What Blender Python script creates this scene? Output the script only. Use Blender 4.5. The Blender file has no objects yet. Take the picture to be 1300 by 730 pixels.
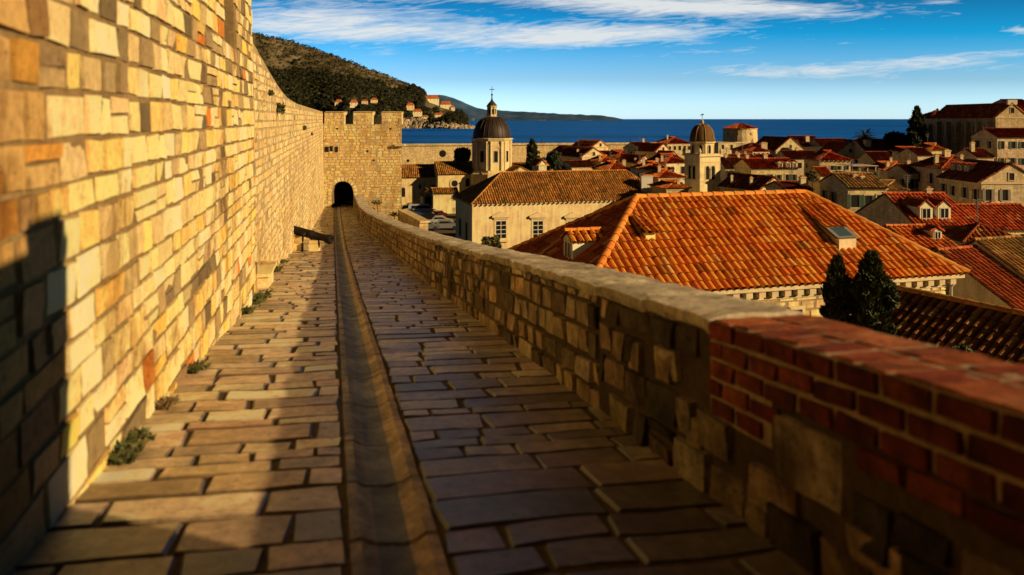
SKYS=.075
SUNC=(1.0,.715,.36)
CLOUDC=(10.5,10.8,10.8)
SKYR=[(0.0,(2.2,3.3,6.0)),(.05,(1.0,1.6,2.7)),(.11,(.06,1.12,1.95)),(.20,(.06,.27,.42)),(.36,(.10,.10,.105)),(1.0,(.075,.07,.068))]
BLOBS=[(-.08,.112,.34,.021,-.02,.85),(.13,.106,.20,.011,.06,.65),(.16,.147,.32,.015,-.03,.95),(.30,.138,.18,.010,-.04,.5),(.47,.064,.28,.012,.03,.66),(.55,.077,.18,.008,.08,.5),(.545,.150,.03,.005,0,.65),(.65,.112,.03,.005,0,.65),(-.27,.13,.12,.025,0,.6),(.25,.085,.12,.005,.05,.35)]
import bpy, math, random
from mathutils import Vector, noise
random.seed(7)
R = math.radians
C = bpy.context.scene.collection
SUN = Vector((.905, -.425, .362)).normalized()      # towards the sun
FPX, UC, VH = 1000.0, 650.0, 151.0                   # focal length, principal point and horizon, in photograph pixels

def at(u, v, Y):
    """World point seen at photograph pixel (u, v) at distance Y."""
    return Vector(((u-UC)/FPX*Y, Y, -(v-VH)/FPX*Y))

# ---------------------------------------------------------------- objects
def tag(o, label=None, cat=None, group=None, kind=None):
    if label: o['label'] = label
    if cat: o['category'] = cat
    if group: o['group'] = group
    if kind: o['kind'] = kind
    return o

def empty(name, loc, label=None, cat=None, group=None, rz=0):
    o = bpy.data.objects.new(name, None)
    C.objects.link(o)
    o.location = loc; o.rotation_euler.z = rz
    return tag(o, label, cat, group)

def copy_tree(o, parent=None):
    c = o.copy(); C.objects.link(c)
    if parent: c.parent = parent
    for ch in list(o.children): copy_tree(ch, c)
    return c

class MB:
    """Collects coloured faces, then links them as one mesh object."""
    def __init__(self): self.v=[]; self.f=[]; self.c=[]; self.u=[]
    def vert(self, p): self.v.append(tuple(p)); return len(self.v)-1
    def idx(self, ids, col, uv=None):
        self.f.append(tuple(ids)); self.c.append(col); self.u.append(uv)
    def face(self, pts, col, uv=None):
        n=len(self.v); self.v.extend(tuple(p) for p in pts)
        self.f.append(tuple(range(n, n+len(pts)))); self.c.append(col); self.u.append(uv)
    def obox(self, o, a, b, c, col, skip=()):
        """Box from corner o with edge vectors a, b, c (right-handed); outward faces."""
        o,a,b,c = Vector(o),Vector(a),Vector(b),Vector(c)
        n=len(self.v)
        P=[o,o+a,o+a+b,o+b,o+c,o+a+c,o+a+b+c,o+b+c]
        self.v.extend(tuple(p) for p in P)
        la,lb,lc=a.length,b.length,c.length
        F=[((3,2,1,0),la,lb),((4,5,6,7),la,lb),((0,1,5,4),la,lc),((1,2,6,5),lb,lc),((2,3,7,6),la,lc),((3,0,4,7),lb,lc)]
        for k,(q,x,y) in enumerate(F):
            if k in skip: continue
            self.f.append(tuple(n+i for i in q)); self.c.append(col)
            self.u.append(((0,0),(x,0),(x,y),(0,y)))
    def box(self, x0,x1,y0,y1,z0,z1,col):
        self.obox((x0,y0,z0),(x1-x0,0,0),(0,y1-y0,0),(0,0,z1-z0),col)
    def lathe(self, o, prof, col, seg=16, axis=(0,0,1), ref=(1,0,0), a0=0, cap=True):
        """prof: (radius, height) list along the axis."""
        o=Vector(o); w=Vector(axis).normalized(); x=(Vector(ref)-w*Vector(ref).dot(w)).normalized(); y=w.cross(x)
        rings=[]
        for r,h in prof:
            rings.append([self.vert(o+w*h+(x*math.cos(a0+2*math.pi*i/seg)+y*math.sin(a0+2*math.pi*i/seg))*r) for i in range(seg)])
        for A,B in zip(rings,rings[1:]):
            for i in range(seg):
                j=(i+1)%seg; self.idx((A[i],A[j],B[j],B[i]),col)
        if cap:
            self.idx(rings[-1],col); self.idx(rings[0][::-1],col)
    def tube(self, pts, rad, col, seg=6):
        rings=[]
        for k,p in enumerate(pts):
            p=Vector(p); d=(Vector(pts[min(k+1,len(pts)-1)])-Vector(pts[max(k-1,0)])).normalized()
            x=d.orthogonal().normalized(); y=d.cross(x)
            r=rad[k] if isinstance(rad,(list,tuple)) else rad
            rings.append([self.vert(p+(x*math.cos(2*math.pi*i/seg)+y*math.sin(2*math.pi*i/seg))*r) for i in range(seg)])
        for A,B in zip(rings,rings[1:]):
            for i in range(seg):
                j=(i+1)%seg; self.idx((A[i],A[j],B[j],B[i]),col)
        self.idx(rings[-1],col); self.idx(rings[0][::-1],col)
    def build(self, name, mat, parent=None, smooth=False, loc=None):
        """loc: if given, vertices are world coordinates and the origin is put there."""
        me=bpy.data.meshes.new(name)
        off=Vector((0,0,0))
        if parent is not None: off=world_loc(parent)
        elif loc is not None: off=Vector(loc)
        me.from_pydata([(x-off.x,y-off.y,z-off.z) for x,y,z in self.v],[],self.f)
        ca=me.attributes.new('Col','FLOAT_COLOR','FACE')
        flat=[]
        for c in self.c: flat.extend((c[0],c[1],c[2],1.0))
        ca.data.foreach_set('color',flat)
        if any(u is not None for u in self.u):
            uv=me.uv_layers.new(name='UVMap'); fl=[]
            for f,u in zip(self.f,self.u):
                if u is None: fl.extend([0.0,0.0]*len(f))
                else:
                    for q in u: fl.extend((q[0],q[1]))
            uv.data.foreach_set('uv',fl)
        if smooth:
            me.polygons.foreach_set('use_smooth',[True]*len(me.polygons)); me.update()
            me.set_sharp_from_angle(angle=R(smooth if smooth is not True else 180))
        me.materials.append(mat)
        me.update()
        o=bpy.data.objects.new(name,me); C.objects.link(o)
        if parent is not None: o.parent=parent
        else: o.location=off
        return o

def world_loc(o):
    p=Vector((0,0,0))
    while o is not None: p+=o.location; o=o.parent
    return p

def jit(c, a=.15, h=.05):
    k=1+random.uniform(-a,a)
    return tuple(max(.004,x*k*(1+random.uniform(-h,h))) for x in c)
def mixc(a,b,t): return tuple(x*(1-t)+y*t for x,y in zip(a,b))

# ---------------------------------------------------------------- materials
def new_mat(name):
    m=bpy.data.materials.new(name); m.use_nodes=True
    nt=m.node_tree; return m,nt,nt.nodes['Principled BSDF']
def N(nt,t,**kw):
    n=nt.nodes.new(t)
    for k,v in kw.items():
        if k in n.inputs.keys() if isinstance(k,str) else False: n.inputs[k].default_value=v
        else: setattr(n,k,v)
    return n
def ramp(nt,src,stops):
    r=nt.nodes.new('ShaderNodeValToRGB'); e=r.color_ramp.elements
    while len(e)<len(stops): e.new(.5)
    for x,(p,c) in zip(e,stops): x.position=p; x.color=(c,c,c,1) if not isinstance(c,tuple) else (*c,1)
    nt.links.new(src,r.inputs[0]); return r.outputs[0]
def mul(nt,a,b,fac=1.0,mode='MULTIPLY'):
    m=nt.nodes.new('ShaderNodeMix'); m.data_type='RGBA'; m.blend_type=mode
    m.inputs[0].default_value=fac
    nt.links.new(a,m.inputs[6])
    if isinstance(b,tuple): m.inputs[7].default_value=(*b,1)
    else: nt.links.new(b,m.inputs[7])
    return m.outputs[2]
def pos_noise(nt,scale,detail=4,rough=.6,stretch=(1,1,1),dist=0):
    g=nt.nodes.new('ShaderNodeNewGeometry'); mp=nt.nodes.new('ShaderNodeMapping')
    mp.inputs['Scale'].default_value=stretch
    nt.links.new(g.outputs['Position'],mp.inputs[0])
    n=nt.nodes.new('ShaderNodeTexNoise'); n.inputs['Scale'].default_value=scale
    n.inputs['Detail'].default_value=detail; n.inputs['Roughness'].default_value=rough; n.inputs['Distortion'].default_value=dist
    nt.links.new(mp.outputs[0],n.inputs['Vector']); return n.outputs['Fac']

def attr_mat(name, rough=.85, spec=.25, s1=(.8,.45), s2=(9,.35), bump=(30,.25,.01), streak=0, brick=0, lichen=0, gain=None, blotch=None, pits=None):
    """Per-face colour, broken up by two scales of stain noise and a fine bump."""
    m,nt,b=new_mat(name)
    a=nt.nodes.new('ShaderNodeAttribute'); a.attribute_name='Col'
    col=a.outputs['Color']
    if s1: col=mul(nt,col,ramp(nt,pos_noise(nt,s1[0],5),[(.3,1-s1[1]),(.62,1.0)]))
    if s2: col=mul(nt,col,ramp(nt,pos_noise(nt,s2[0],6,.7),[(.28,1-s2[1]),(.7,1.08)]))
    if pits: col=mul(nt,col,ramp(nt,pos_noise(nt,pits[0],3,.75,(1,1,1),.8),[(.33,pits[1]),(.45,1.0)]))
    if blotch: col=mul(nt,col,ramp(nt,pos_noise(nt,.55,7,.72,(1,1,.8),.6),[(.37,blotch),(.47,(1.0,1.0,1.0))]))
    if streak: col=mul(nt,col,ramp(nt,pos_noise(nt,1.0,5,.65,(3,3,.35)),[(.36,1-streak),(.6,1.0)]))
    if lichen:
        f=ramp(nt,pos_noise(nt,lichen[0],6,.75),[(lichen[2],0.0),(lichen[2]+.1,1.0)])
        mm=nt.nodes.new('ShaderNodeMix'); mm.data_type='RGBA'; nt.links.new(f,mm.inputs[0]); nt.links.new(col,mm.inputs[6]); mm.inputs[7].default_value=(*lichen[1],1); col=mm.outputs[2]
    hgt=None
    if brick:
        uv=nt.nodes.new('ShaderNodeUVMap'); uv.uv_map='UVMap'
        bt=nt.nodes.new('ShaderNodeTexBrick')
        bt.inputs['Scale'].default_value=1.0; bt.inputs['Brick Width'].default_value=brick[0]; bt.inputs['Row Height'].default_value=brick[1]
        bt.inputs['Mortar Size'].default_value=brick[2]; bt.inputs['Mortar Smooth'].default_value=.3; bt.inputs['Bias'].default_value=.1
        bt.inputs['Color1'].default_value=(1,1,1,1); bt.inputs['Color2'].default_value=(.62,.6,.56,1); bt.inputs['Mortar'].default_value=(.55,.5,.44,1)
        nt.links.new(uv.outputs[0],bt.inputs['Vector'])
        col=mul(nt,col,bt.outputs['Color'],.8)
        hgt=bt.outputs['Fac']
    if gain:
        col=mul(nt,col,gain); col.node.clamp_result=False
        mm=nt.nodes.new('ShaderNodeMix'); mm.data_type='RGBA'; mm.blend_type='DARKEN'; mm.inputs[0].default_value=1; nt.links.new(col,mm.inputs[6]); mm.inputs[7].default_value=(.86,.82,.75,1); col=mm.outputs[2]
    nt.links.new(col,b.inputs['Base Color'])
    b.inputs['Roughness'].default_value=rough; b.inputs['Specular IOR Level'].default_value=spec
    if bump:
        bp=nt.nodes.new('ShaderNodeBump'); bp.inputs['Strength'].default_value=bump[1]; bp.inputs['Distance'].default_value=bump[2]
        nt.links.new(pos_noise(nt,bump[0]*.6,10,.75),bp.inputs['Height'])
        nt.links.new(bp.outputs[0],b.inputs['Normal'])
    return m

M={}
M['ashlar']=attr_mat('weathered_ashlar',.88,.2,(1.3,.16),(13,.34),(38,.7,.016),.12,gain=(2.05,1.8,1.3),blotch=(.46,.40,.32),pits=(21,.62))
M['farstone']=attr_mat('distant_ashlar',.9,.15,(.5,.25),(5,.35),(14,.5,.03),.4,gain=(2.0,1.8,1.4),blotch=(.78,.72,.62))
M['mortar']=attr_mat('old_mortar',.95,.1,(1.5,.4),(18,.5),(60,.6,.012),gain=(1.2,1.08,.85))
M['paving']=attr_mat('worn_paving',.42,.5,(2.3,.5),(10,.55),(30,.6,.008),gain=(2.75,2.35,1.85),pits=(22,.5))
M['gutter']=attr_mat('gutter_stone',.6,.35,(3.2,.7),(11,.65),(30,.9,.014),gain=(1.5,1.45,1.4),pits=(18,.5))
M['rubble']=attr_mat('rubble_stone',.9,.15,(2.6,.6),(9,.6),(32,.9,.02),.25,gain=(1.5,1.32,1.08),pits=(24,.45),blotch=(.35,.30,.25))
M['brick']=attr_mat('old_brick',.9,.15,(5,.6),(16,.6),(50,.9,.012),gain=(1.3,1.1,.85),pits=(30,.5),blotch=(.45,.40,.36))
M['coping']=attr_mat('mortar_coping',.92,.15,(2.5,.45),(20,.4),(50,.8,.012),gain=(1.75,1.72,1.65),pits=(20,.5),blotch=(.6,.56,.5))
M['tile']=attr_mat('clay_tile',.8,.25,(.7,.3),(12,.4),(40,.25,.006),0,0,(5,(.19,.12,.055),.59),gain=(2.15,1.85,1.1))
M['oldtile']=attr_mat('lichen_clay_tile',.9,.15,(.6,.4),(6,.45),(30,.3,.01),0,0,(4,(.17,.12,.05),.56),gain=(2.3,2.0,1.2))
M['wall']=attr_mat('town_masonry',.9,.15,(.35,.3),(3,.35),(9,.3,.03),.3,(.55,.28,.012),gain=(2.05,1.9,1.5))
M['plaster']=attr_mat('aged_plaster',.9,.2,(.6,.3),(6,.2),(20,.2,.01),.3,gain=(1.75,1.62,1.3))
M['trim']=attr_mat('dressed_stone',.85,.2,(1.5,.25),(10,.2),(30,.2,.006),gain=(1.3, 1.25, 1.1))
M['plain']=attr_mat('painted',.5,.4,(2,.12),None,None)
M['leaf']=attr_mat('leaves',.65,.25,(1.2,.5),None,None)
M['bark']=attr_mat('bark',.9,.1,(3,.4),(20,.4),(40,.6,.01))
M['iron']=attr_mat('rusted_iron',.7,.25,(4,.5),(25,.4),(60,.4,.004))
m,nt,b=new_mat('window_glass'); b.inputs['Base Color'].default_value=(.012,.015,.02,1); b.inputs['Roughness'].default_value=.12; M['glass']=m
m,nt,b=new_mat('dark_opening'); b.inputs['Base Color'].default_value=(.006,.005,.004,1); b.inputs['Roughness'].default_value=.95; M['dark']=m
m,nt,b=new_mat('car_paint'); a=nt.nodes.new('ShaderNodeAttribute'); a.attribute_name='Col'; nt.links.new(a.outputs['Color'],b.inputs['Base Color']); b.inputs['Roughness'].default_value=.25; b.inputs['Coat Weight'].default_value=.5; M['car']=m

# ---------------------------------------------------------------- the ramparts walk: a straight line that sinks away from the camera
DX=-.2270                                              # drift of the walk to the left per metre of depth
FZ=[(-12,-.9),(-4,-1.2),(0,-1.6),(4.4,-2.085),(9,-2.61),(13.5,-3.17),(19,-3.8),(23,-4.22),(30,-4.95),(36,-5.47),(42,-5.87),(50,-6.35),(60,-6.84),(80,-7.4)]
def pw(tab,x):
    if x<=tab[0][0]: return tab[0][1]
    for (x0,y0),(x1,y1) in zip(tab,tab[1:]):
        if x<=x1: return y0+(y1-y0)*(x-x0)/(x1-x0)
    return tab[-1][1]
def F(y):
    return (pw(FZ,y-1.2)+2*pw(FZ,y)+pw(FZ,y+1.2))/4
QL=[(-20,-1.415),(14.3,-1.415),(14.8,-1.66),(30,-1.45),(61,-.75)]          # foot of the high wall
QR=[(-20,2.10),(29,2.10),(35,2.0),(40,1.72),(46,1.54),(61,1.62)]            # inner face of the parapet
def PR(y,h,d): return Vector((pw(QR,y)+DX*y-.975*d, y-.2214*d, F(y)+h))      # parapet, h above the walk, d towards the walk
def PLn(y,h,d): return Vector((-1.415+DX*y+.975*(d-.02*(h+2)), y+.2214*(d-.02*(h+2)), h))
def PLf(y,h,d): return Vector((pw(QL,y)+DX*y+.975*(d-.015*(h+4)), y+.2214*(d-.015*(h+4)), h))
def PF(p,t,d):
    x=.9752*p-.2214*t; y=.2214*p+.9752*t
    return Vector((x,y,F(y)+d))

def stone(mb,P,s0,s1,h0,h1,dep,col,fr,gap=.012,rough=.012,sink=.03,seed=0,tilt=.01,corner=.96,rim=.7):
    """One dressed stone on the surface P(s,h,d): rim sunk in the mortar, face bulged and uneven."""
    s0+=gap*random.uniform(.5,1.2); s1-=gap*random.uniform(.5,1.2); h0+=gap*random.uniform(.5,1.2); h1-=gap*random.uniform(.5,1.2)
    if s1-s0<.03 or h1-h0<.03: return
    j=min(s1-s0,h1-h0)*.09
    cs=[(s0+random.uniform(-j*.3,j),h0+random.uniform(-j*.3,j)),(s1-random.uniform(-j*.3,j),h0+random.uniform(-j*.3,j)),(s1-random.uniform(-j*.3,j),h1-random.uniform(-j*.3,j)),(s0+random.uniform(-j*.3,j),h1-random.uniform(-j*.3,j))]
    ta,tb=random.uniform(-tilt,tilt),random.uniform(-tilt,tilt)
    n=len(fr); g=[]
    for jj,y in enumerate(fr):
        row=[]
        for ii,x in enumerate(fr):
            xx,yy=x,y
            bi=ii in(0,n-1); bj=jj in(0,n-1)
            if bi and bj: xx=.5+(x-.5)*corner; yy=.5+(y-.5)*corner
            s=(cs[0][0]*(1-xx)+cs[1][0]*xx)*(1-yy)+(cs[3][0]*(1-xx)+cs[2][0]*xx)*yy
            h=(cs[0][1]*(1-xx)+cs[1][1]*xx)*(1-yy)+(cs[3][1]*(1-xx)+cs[2][1]*xx)*yy
            if bi or bj: d=-sink
            else:
                d=dep+ta*(x-.5)*2+tb*(y-.5)*2+rough*noise.noise((s*5+seed,h*5,seed*1.7))+rough*.6*noise.noise((s*14,h*14,seed))
            s+=rough*.5*noise.noise((s*9,h*9,3.3+seed)); h+=rough*.5*noise.noise((s*9,h*9,7.7+seed))
            row.append(mb.vert(P(s,h,d)))
        g.append(row)
    for jj in range(n-1):
        for ii in range(n-1):
            mb.idx((g[jj][ii],g[jj][ii+1],g[jj+1][ii+1],g[jj+1][ii]),tuple(x*rim for x in col) if ii in(0,n-2) or jj in(0,n-2) else col)

def courses(mb,P,s0,s1,h0,h1,hr,lr,dep,colf,fr,gap=.012,rough=.012,keep=None,tilt=.01,split=.12):
    h=h0
    while h<h1-.05:
        ch=random.uniform(*hr)
        if h+ch>h1-.06: ch=h1-h
        s=s0-random.uniform(0,lr[1])
        while s<s1:
            L=random.uniform(*lr)
            if random.random()<.1: L*=1.5
            a,b2=max(s,s0),min(s+L,s1)
            if b2-a>.05 and (keep is None or keep((a+b2)/2,h+ch/2)):
                if random.random()<split and ch>.2:
                    k=random.uniform(.4,.6); sd=random.random()*50
                    stone(mb,P,a,b2,h,h+ch*k,dep*random.uniform(.4,1.3),colf((a+b2)/2,h),fr,gap,rough,seed=sd,tilt=tilt)
                    stone(mb,P,a,b2,h+ch*k,h+ch,dep*random.uniform(.4,1.3),colf((a+b2)/2,h),fr,gap,rough,seed=sd+9,tilt=tilt)
                else:
                    stone(mb,P,a,b2,h,h+ch,dep*random.uniform(.4,1.3),colf((a+b2)/2,h),fr,gap,rough,seed=random.random()*50,tilt=tilt)
            s+=L
        h+=ch
def sheet(mb,P,s0,s1,h0,h1,d,ns,nh,col,flip=False,h0f=None):
    g=[[mb.vert(P(s0+(s1-s0)*i/ns,h0+(h1-h0)*j/nh,d)) for i in range(ns+1)] for j in range(nh+1)]
    for j in range(nh):
        for i in range(ns):
            q=(g[j][i],g[j][i+1],g[j+1][i+1],g[j+1][i])
            mb.idx(q[::-1] if flip else q,col)

FN=(0,.045,.3,.55,.8,.955,1); FM=(0,.06,.5,.94,1); FS=(0,.08,.92,1); FP=(0,.025,.3,.55,.8,.975,1); FQ=(0,.03,.5,.97,1)

# ------------------------------------------------ high wall on the left
CREAM=[(.74,.62,.38),(.70,.56,.30),(.66,.48,.21),(.62,.52,.34),(.78,.70,.50),(.80,.71,.48),(.72,.60,.36),(.5,.41,.27)]
def wallcol(y,h):
    n=noise.noise((y*.35,h*.5,2.0))
    r=random.random()
    dark=.11+.5*n+max(0,(h-.3))*.08
    if r<dark: c=random.choice([(.20,.16,.11),(.14,.115,.08),(.27,.215,.145),(.33,.26,.17)])
    elif r>.91: c=random.choice([(.72,.50,.16),(.70,.46,.15),(.74,.54,.22)])
    elif r>.9: c=(.52,.20,.05)
    else: c=random.choice(CREAM)
    c=jit(c,.13,.04)
    return (c[0]*.6,c[1]*.5,c[2]*.42) if y<4.1 else c  # shadow on the near end deepened in the stone colour
t=empty('rampart_wall',PLn(8,-2.6,0),'tall sunlit rampart wall of squared cream and ochre stones beside the walk','wall')
mb=MB()
NY0,NY1,NZ=10.75,11.75,1.06
def keepn(y,h): return not(NY0-.1<y<NY1+.1 and h>NZ-.1)
courses(mb,PLn,-4,14.4,-3.35,3.6,(.16,.30),(.2,.52),.017,wallcol,FN,.004,.010,keepn,.008,.12)
mb.build('masonry',M['ashlar'],t,24)
mb=MB(); mc=(.36,.27,.16)
for a,b2,z0,z1 in ((-4,NY0,-4,3.6),(NY1,14.4,-4,3.6),(NY0,NY1,-4,NZ)):
    if True:
        p=[PLn(a,z0,0),PLn(b2,z0,0),PLn(b2,z1,0),PLn(a,z1,0)]; q=[x+Vector((-1.46,-.33,0)) for x in p]
        mb.face([p[0],p[1],p[2],p[3]],mc); mb.face([q[3],q[2],q[1],q[0]],mc)
        mb.face([p[3],p[2],q[2],q[3]],mc); mb.face([p[1],q[1],q[2],p[2]],mc); mb.face([q[0],p[0],p[3],q[3]],mc)
p=[PLn(NY0,NZ,-.55),PLn(NY1,NZ,-.55),PLn(NY1,3.6,-.55),PLn(NY0,3.6,-.55)]
mb.face(p,(.22,.16,.1))
mb.build('core',M['mortar'],t)

TOPF=[(14,3.4),(14.4,2.35),(17,1.62),(20.8,1.2),(24,.9),(27,.72),(32,.62),(37,.6),(61,.56)]
t=empty('rampart_wall',PLf(30,-5,0),'long weathered rampart wall running on to the gate tower, its top sweeping down','wall')
mb=MB()
def farcol(y,h):
    n=noise.noise((y*.25,h*.35,9.0)); r=random.random()
    if r<.18+.4*n: c=random.choice([(.46,.38,.27),(.52,.43,.30),(.40,.33,.24)])
    elif r>.9: c=(.66,.48,.22)
    else: c=random.choice([(.66,.55,.36),(.62,.50,.31),(.70,.58,.38),(.60,.50,.35)])
    return jit(c,.14,.04)
courses(mb,PLf,14.4,61.5,-8,3.4,(.17,.25),(.22,.5),.012,farcol,FS,.006,.022,lambda y,h:h<pw(TOPF,y)-.12 and h>F(y)-.5,.012)
mb.build('masonry',M['farstone'],t,False)
mb=MB()
ys=[14.4+i*(61.6-14.4)/90 for i in range(91)]
for a,b2 in zip(ys,ys[1:]):
    ta,tb=pw(TOPF,a)+.03*noise.noise((a*3,0,0)),pw(TOPF,b2)+.03*noise.noise((b2*3,0,0))
    A0,B0,A1,B1=PLf(a,-9,.0),PLf(b2,-9,0),PLf(a,ta,0),PLf(b2,tb,0); o=Vector((-1.2,-.27,0))
    mb.face([A0,B0,B1,A1],(.6,.5,.33)); mb.face([A1,B1,B1+o,A1+o],(.46,.38,.26)); mb.face([B0+o,A0+o,A1+o,B1+o],(.4,.33,.24))
mb.build('core',M['mortar'],t)
# shrubs rooted in the joints of that wall
def leaf_cloud(mb,c,r,n,size,cols,flat=1.0):
    c=Vector(c)
    for _ in range(n):
        while True:
            q=Vector((random.uniform(-1,1),random.uniform(-1,1),random.uniform(-1,1)))
            if q.length<1: break
        q=q*(.55+.45*random.random())
        p=c+Vector((q.x*r[0],q.y*r[1],q.z*r[2]))
        a=Vector((random.gauss(0,1),random.gauss(0,1),random.gauss(0,1)*flat)).normalized(); b=a.orthogonal().normalized()
        s=size*random.uniform(.6,1.4)
        col=jit(random.choice(cols),.3)
        mb.face([p-a*s,p+b*s*.5,p+a*s,p-b*s*.5],col)
GREEN=[(.05,.07,.018),(.075,.09,.025),(.035,.05,.014),(.10,.10,.03)]
def tuft(mb,p,n,h,spread,cols):
    p=Vector(p)
    for _ in range(n):
        a=random.uniform(0,6.283); l=h*random.uniform(.5,1.1)
        d=Vector((math.cos(a)*spread,math.sin(a)*spread,1)).normalized(); s=d.orthogonal().normalized()*h*.06
        b=p+Vector((random.uniform(-1,1)*spread*h*.5,random.uniform(-1,1)*spread*h*.5,0))
        m2=b+d*l*.6; tip=b+d*l+Vector((math.cos(a),math.sin(a),-.6))*l*.25
        c=jit(random.choice(cols),.3)
        mb.face([b-s,b+s,m2+s*1.6,m2-s*1.6],c); mb.face([m2-s*1.6,m2+s*1.6,tip],c)
for k,(u,v,s,lab) in enumerate([(355,137,.42,'dark shrub rooted near the swept top of the far rampart wall'),(380,162,.3,'small shrub rooted in far rampart wall beside the tower battlements'),(387,170,.22,'tiny weed below the small shrub near the tower battlements'),(347,118,.2,'tiny weed above the dark shrub on the far rampart wall')]):
    y=1.53/((423-u)/1000); y=min(y,58); h=-(v-VH)/1000*y
    p=PLf(y,h,.06)
    mb=MB(); leaf_cloud(mb,p,(s*.5,s*.6,s*.45),160,s*.13,GREEN); mb.tube([p-Vector((.2,.04,.05)),p],.02,(.1,.08,.05))
    tag(mb.build('wall_shrub',M['leaf'],None,loc=p),lab,'shrub')
# weeds along the foot of the wall
WEEDS=[(245,470,.16,'green weed tuft on the sunlit wall foot, second nearest along the rampart'),(150,572,.15,'low green weed tuft at the wall foot, nearest to the camera'),(165,556,.12,'small weed tuft just behind the nearest tuft on the wall foot'),
 (205,520,.14,'brown dry weed between the two nearest green tufts at the wall foot'),(310,398,.2,'yellowish weed tuft at the wall foot before the wall corner'),(323,377,.26,'bushy weed at the wall foot by the wall corner'),
 (336,362,.2,'weed patch at the wall foot below the stone ledge'),(349,345,.22,'weed patch just beyond the stone ledge, towards the cannon'),(358,328,.22,'last weed patch before the cannon supports')]
for u,v,s,lab in WEEDS:
    y=1.36/((423-u)/1000) if u<330 else 1.50/((423-u)/1000)
    p=Vector(((pw(QL,y)+.07)+DX*y,y,F(y)+.005))
    dry='dry' in lab
    cols=[(.22,.14,.05),(.16,.1,.04)] if dry else [(.07,.09,.02),(.11,.11,.03),(.15,.13,.04),(.05,.06,.015)]
    mb=MB()
    for k in range(5): tuft(mb,p+Vector((random.uniform(-.05,.1),random.uniform(-.3,.3)*s*3,0)),26,s*random.uniform(.5,.9),.6,cols)
    leaf_cloud(mb,p+Vector((0,0,s*.2)),(s*.35,s*.9,s*.25),110,s*.11,cols)
    tag(mb.build('weed',M['leaf'],None,loc=p),lab,'weed')
# stone ledge
y=16.8; p=PLf(y,F(y),0)
mb=MB()
def PLl(s,h,d): return PLf(s,h,d)
for a,b2,z0,z1,dd in ((16.2,16.9,-.1,.3,.32),(16.9,17.6,-.1,.27,.30),(16.15,17.65,.29,.36,.38)):
    o=PLf(a,F(y)+z0,-.02); e=PLf(b2,F(y)+z0,-.02)-o
    mb.obox(o,Vector((.975,.2214,0))*dd,e,(0,0,z1-z0),jit((.6,.5,.34)))
tag(mb.build('stone_ledge',M['ashlar'],None,loc=p),'low stone ledge built against the foot of the rampart wall','ledge')

# ------------------------------------------------ the walk: paving rows with a drain between
mb=MB()
GA,GB=.13,.44
PAVE=[(.38,.31,.22),(.34,.28,.21),(.44,.35,.25),(.28,.23,.17),(.40,.34,.27),(.24,.21,.17),(.48,.40,.31),(.34,.25,.16)]; PAVG=[(.36,.32,.27),(.30,.27,.23),(.40,.35,.29),(.26,.22,.18),(.44,.40,.35),(.22,.19,.16),(.33,.27,.2)]
tt=-4.0
while tt<66:
    rd=random.choice([.2,.25,.3,.34,.4])*random.uniform(.9,1.1)
    y=tt*.975
    for pa,pb in ((pw(QL,y)*.9752-.1,GA-.07),(GB+.07,pw(QR,y)*.9752+.1)):
        p=pa-random.uniform(0,.3)
        while p<pb:
            L=random.uniform(.4,1.05) if rd>.29 else random.uniform(.3,.7)
            a,b2=max(p,pa),min(p+L,pb)
            if pb-b2<.16: b2=pb; L=pb-p+.01
            if b2-a>.08:
                fr=FP if tt<9 else (FQ if tt<22 else FS)
                c=jit(random.choice(PAVE if pa<0 else PAVG),.34,.06); kk=(max(.2,min(1,.2+.8*(tt-2.8)/7)) if pa>0 else .36+.78*max(0,min(1,(tt+.22*p-2.9)/1.7))); c=tuple(x*kk for x in c)  # slabs darken towards the camera: near shade painted into their colour
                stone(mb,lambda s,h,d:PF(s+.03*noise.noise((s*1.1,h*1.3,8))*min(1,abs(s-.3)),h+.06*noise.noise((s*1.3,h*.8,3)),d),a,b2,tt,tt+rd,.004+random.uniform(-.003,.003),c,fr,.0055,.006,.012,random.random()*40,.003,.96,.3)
            p+=L
    tt+=rd
mb.build('path',M['paving'],None,24)['kind']='structure'
mb=MB()
def PFg(s,h,d): return PF(s,h,d)
sheet(mb,PFg,-2.0,GA-.05,-4,67,-.011,10,80,(.13,.10,.07)); sheet(mb,PFg,GB+.05,2.6,-4,67,-.011,10,80,(.13,.10,.07)); sheet(mb,PFg,GA-.06,GB+.06,-4,67,-.13,4,80,(.16,.12,.08))
mb.build('path_bed',M['mortar'],None)['kind']='structure'
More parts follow.
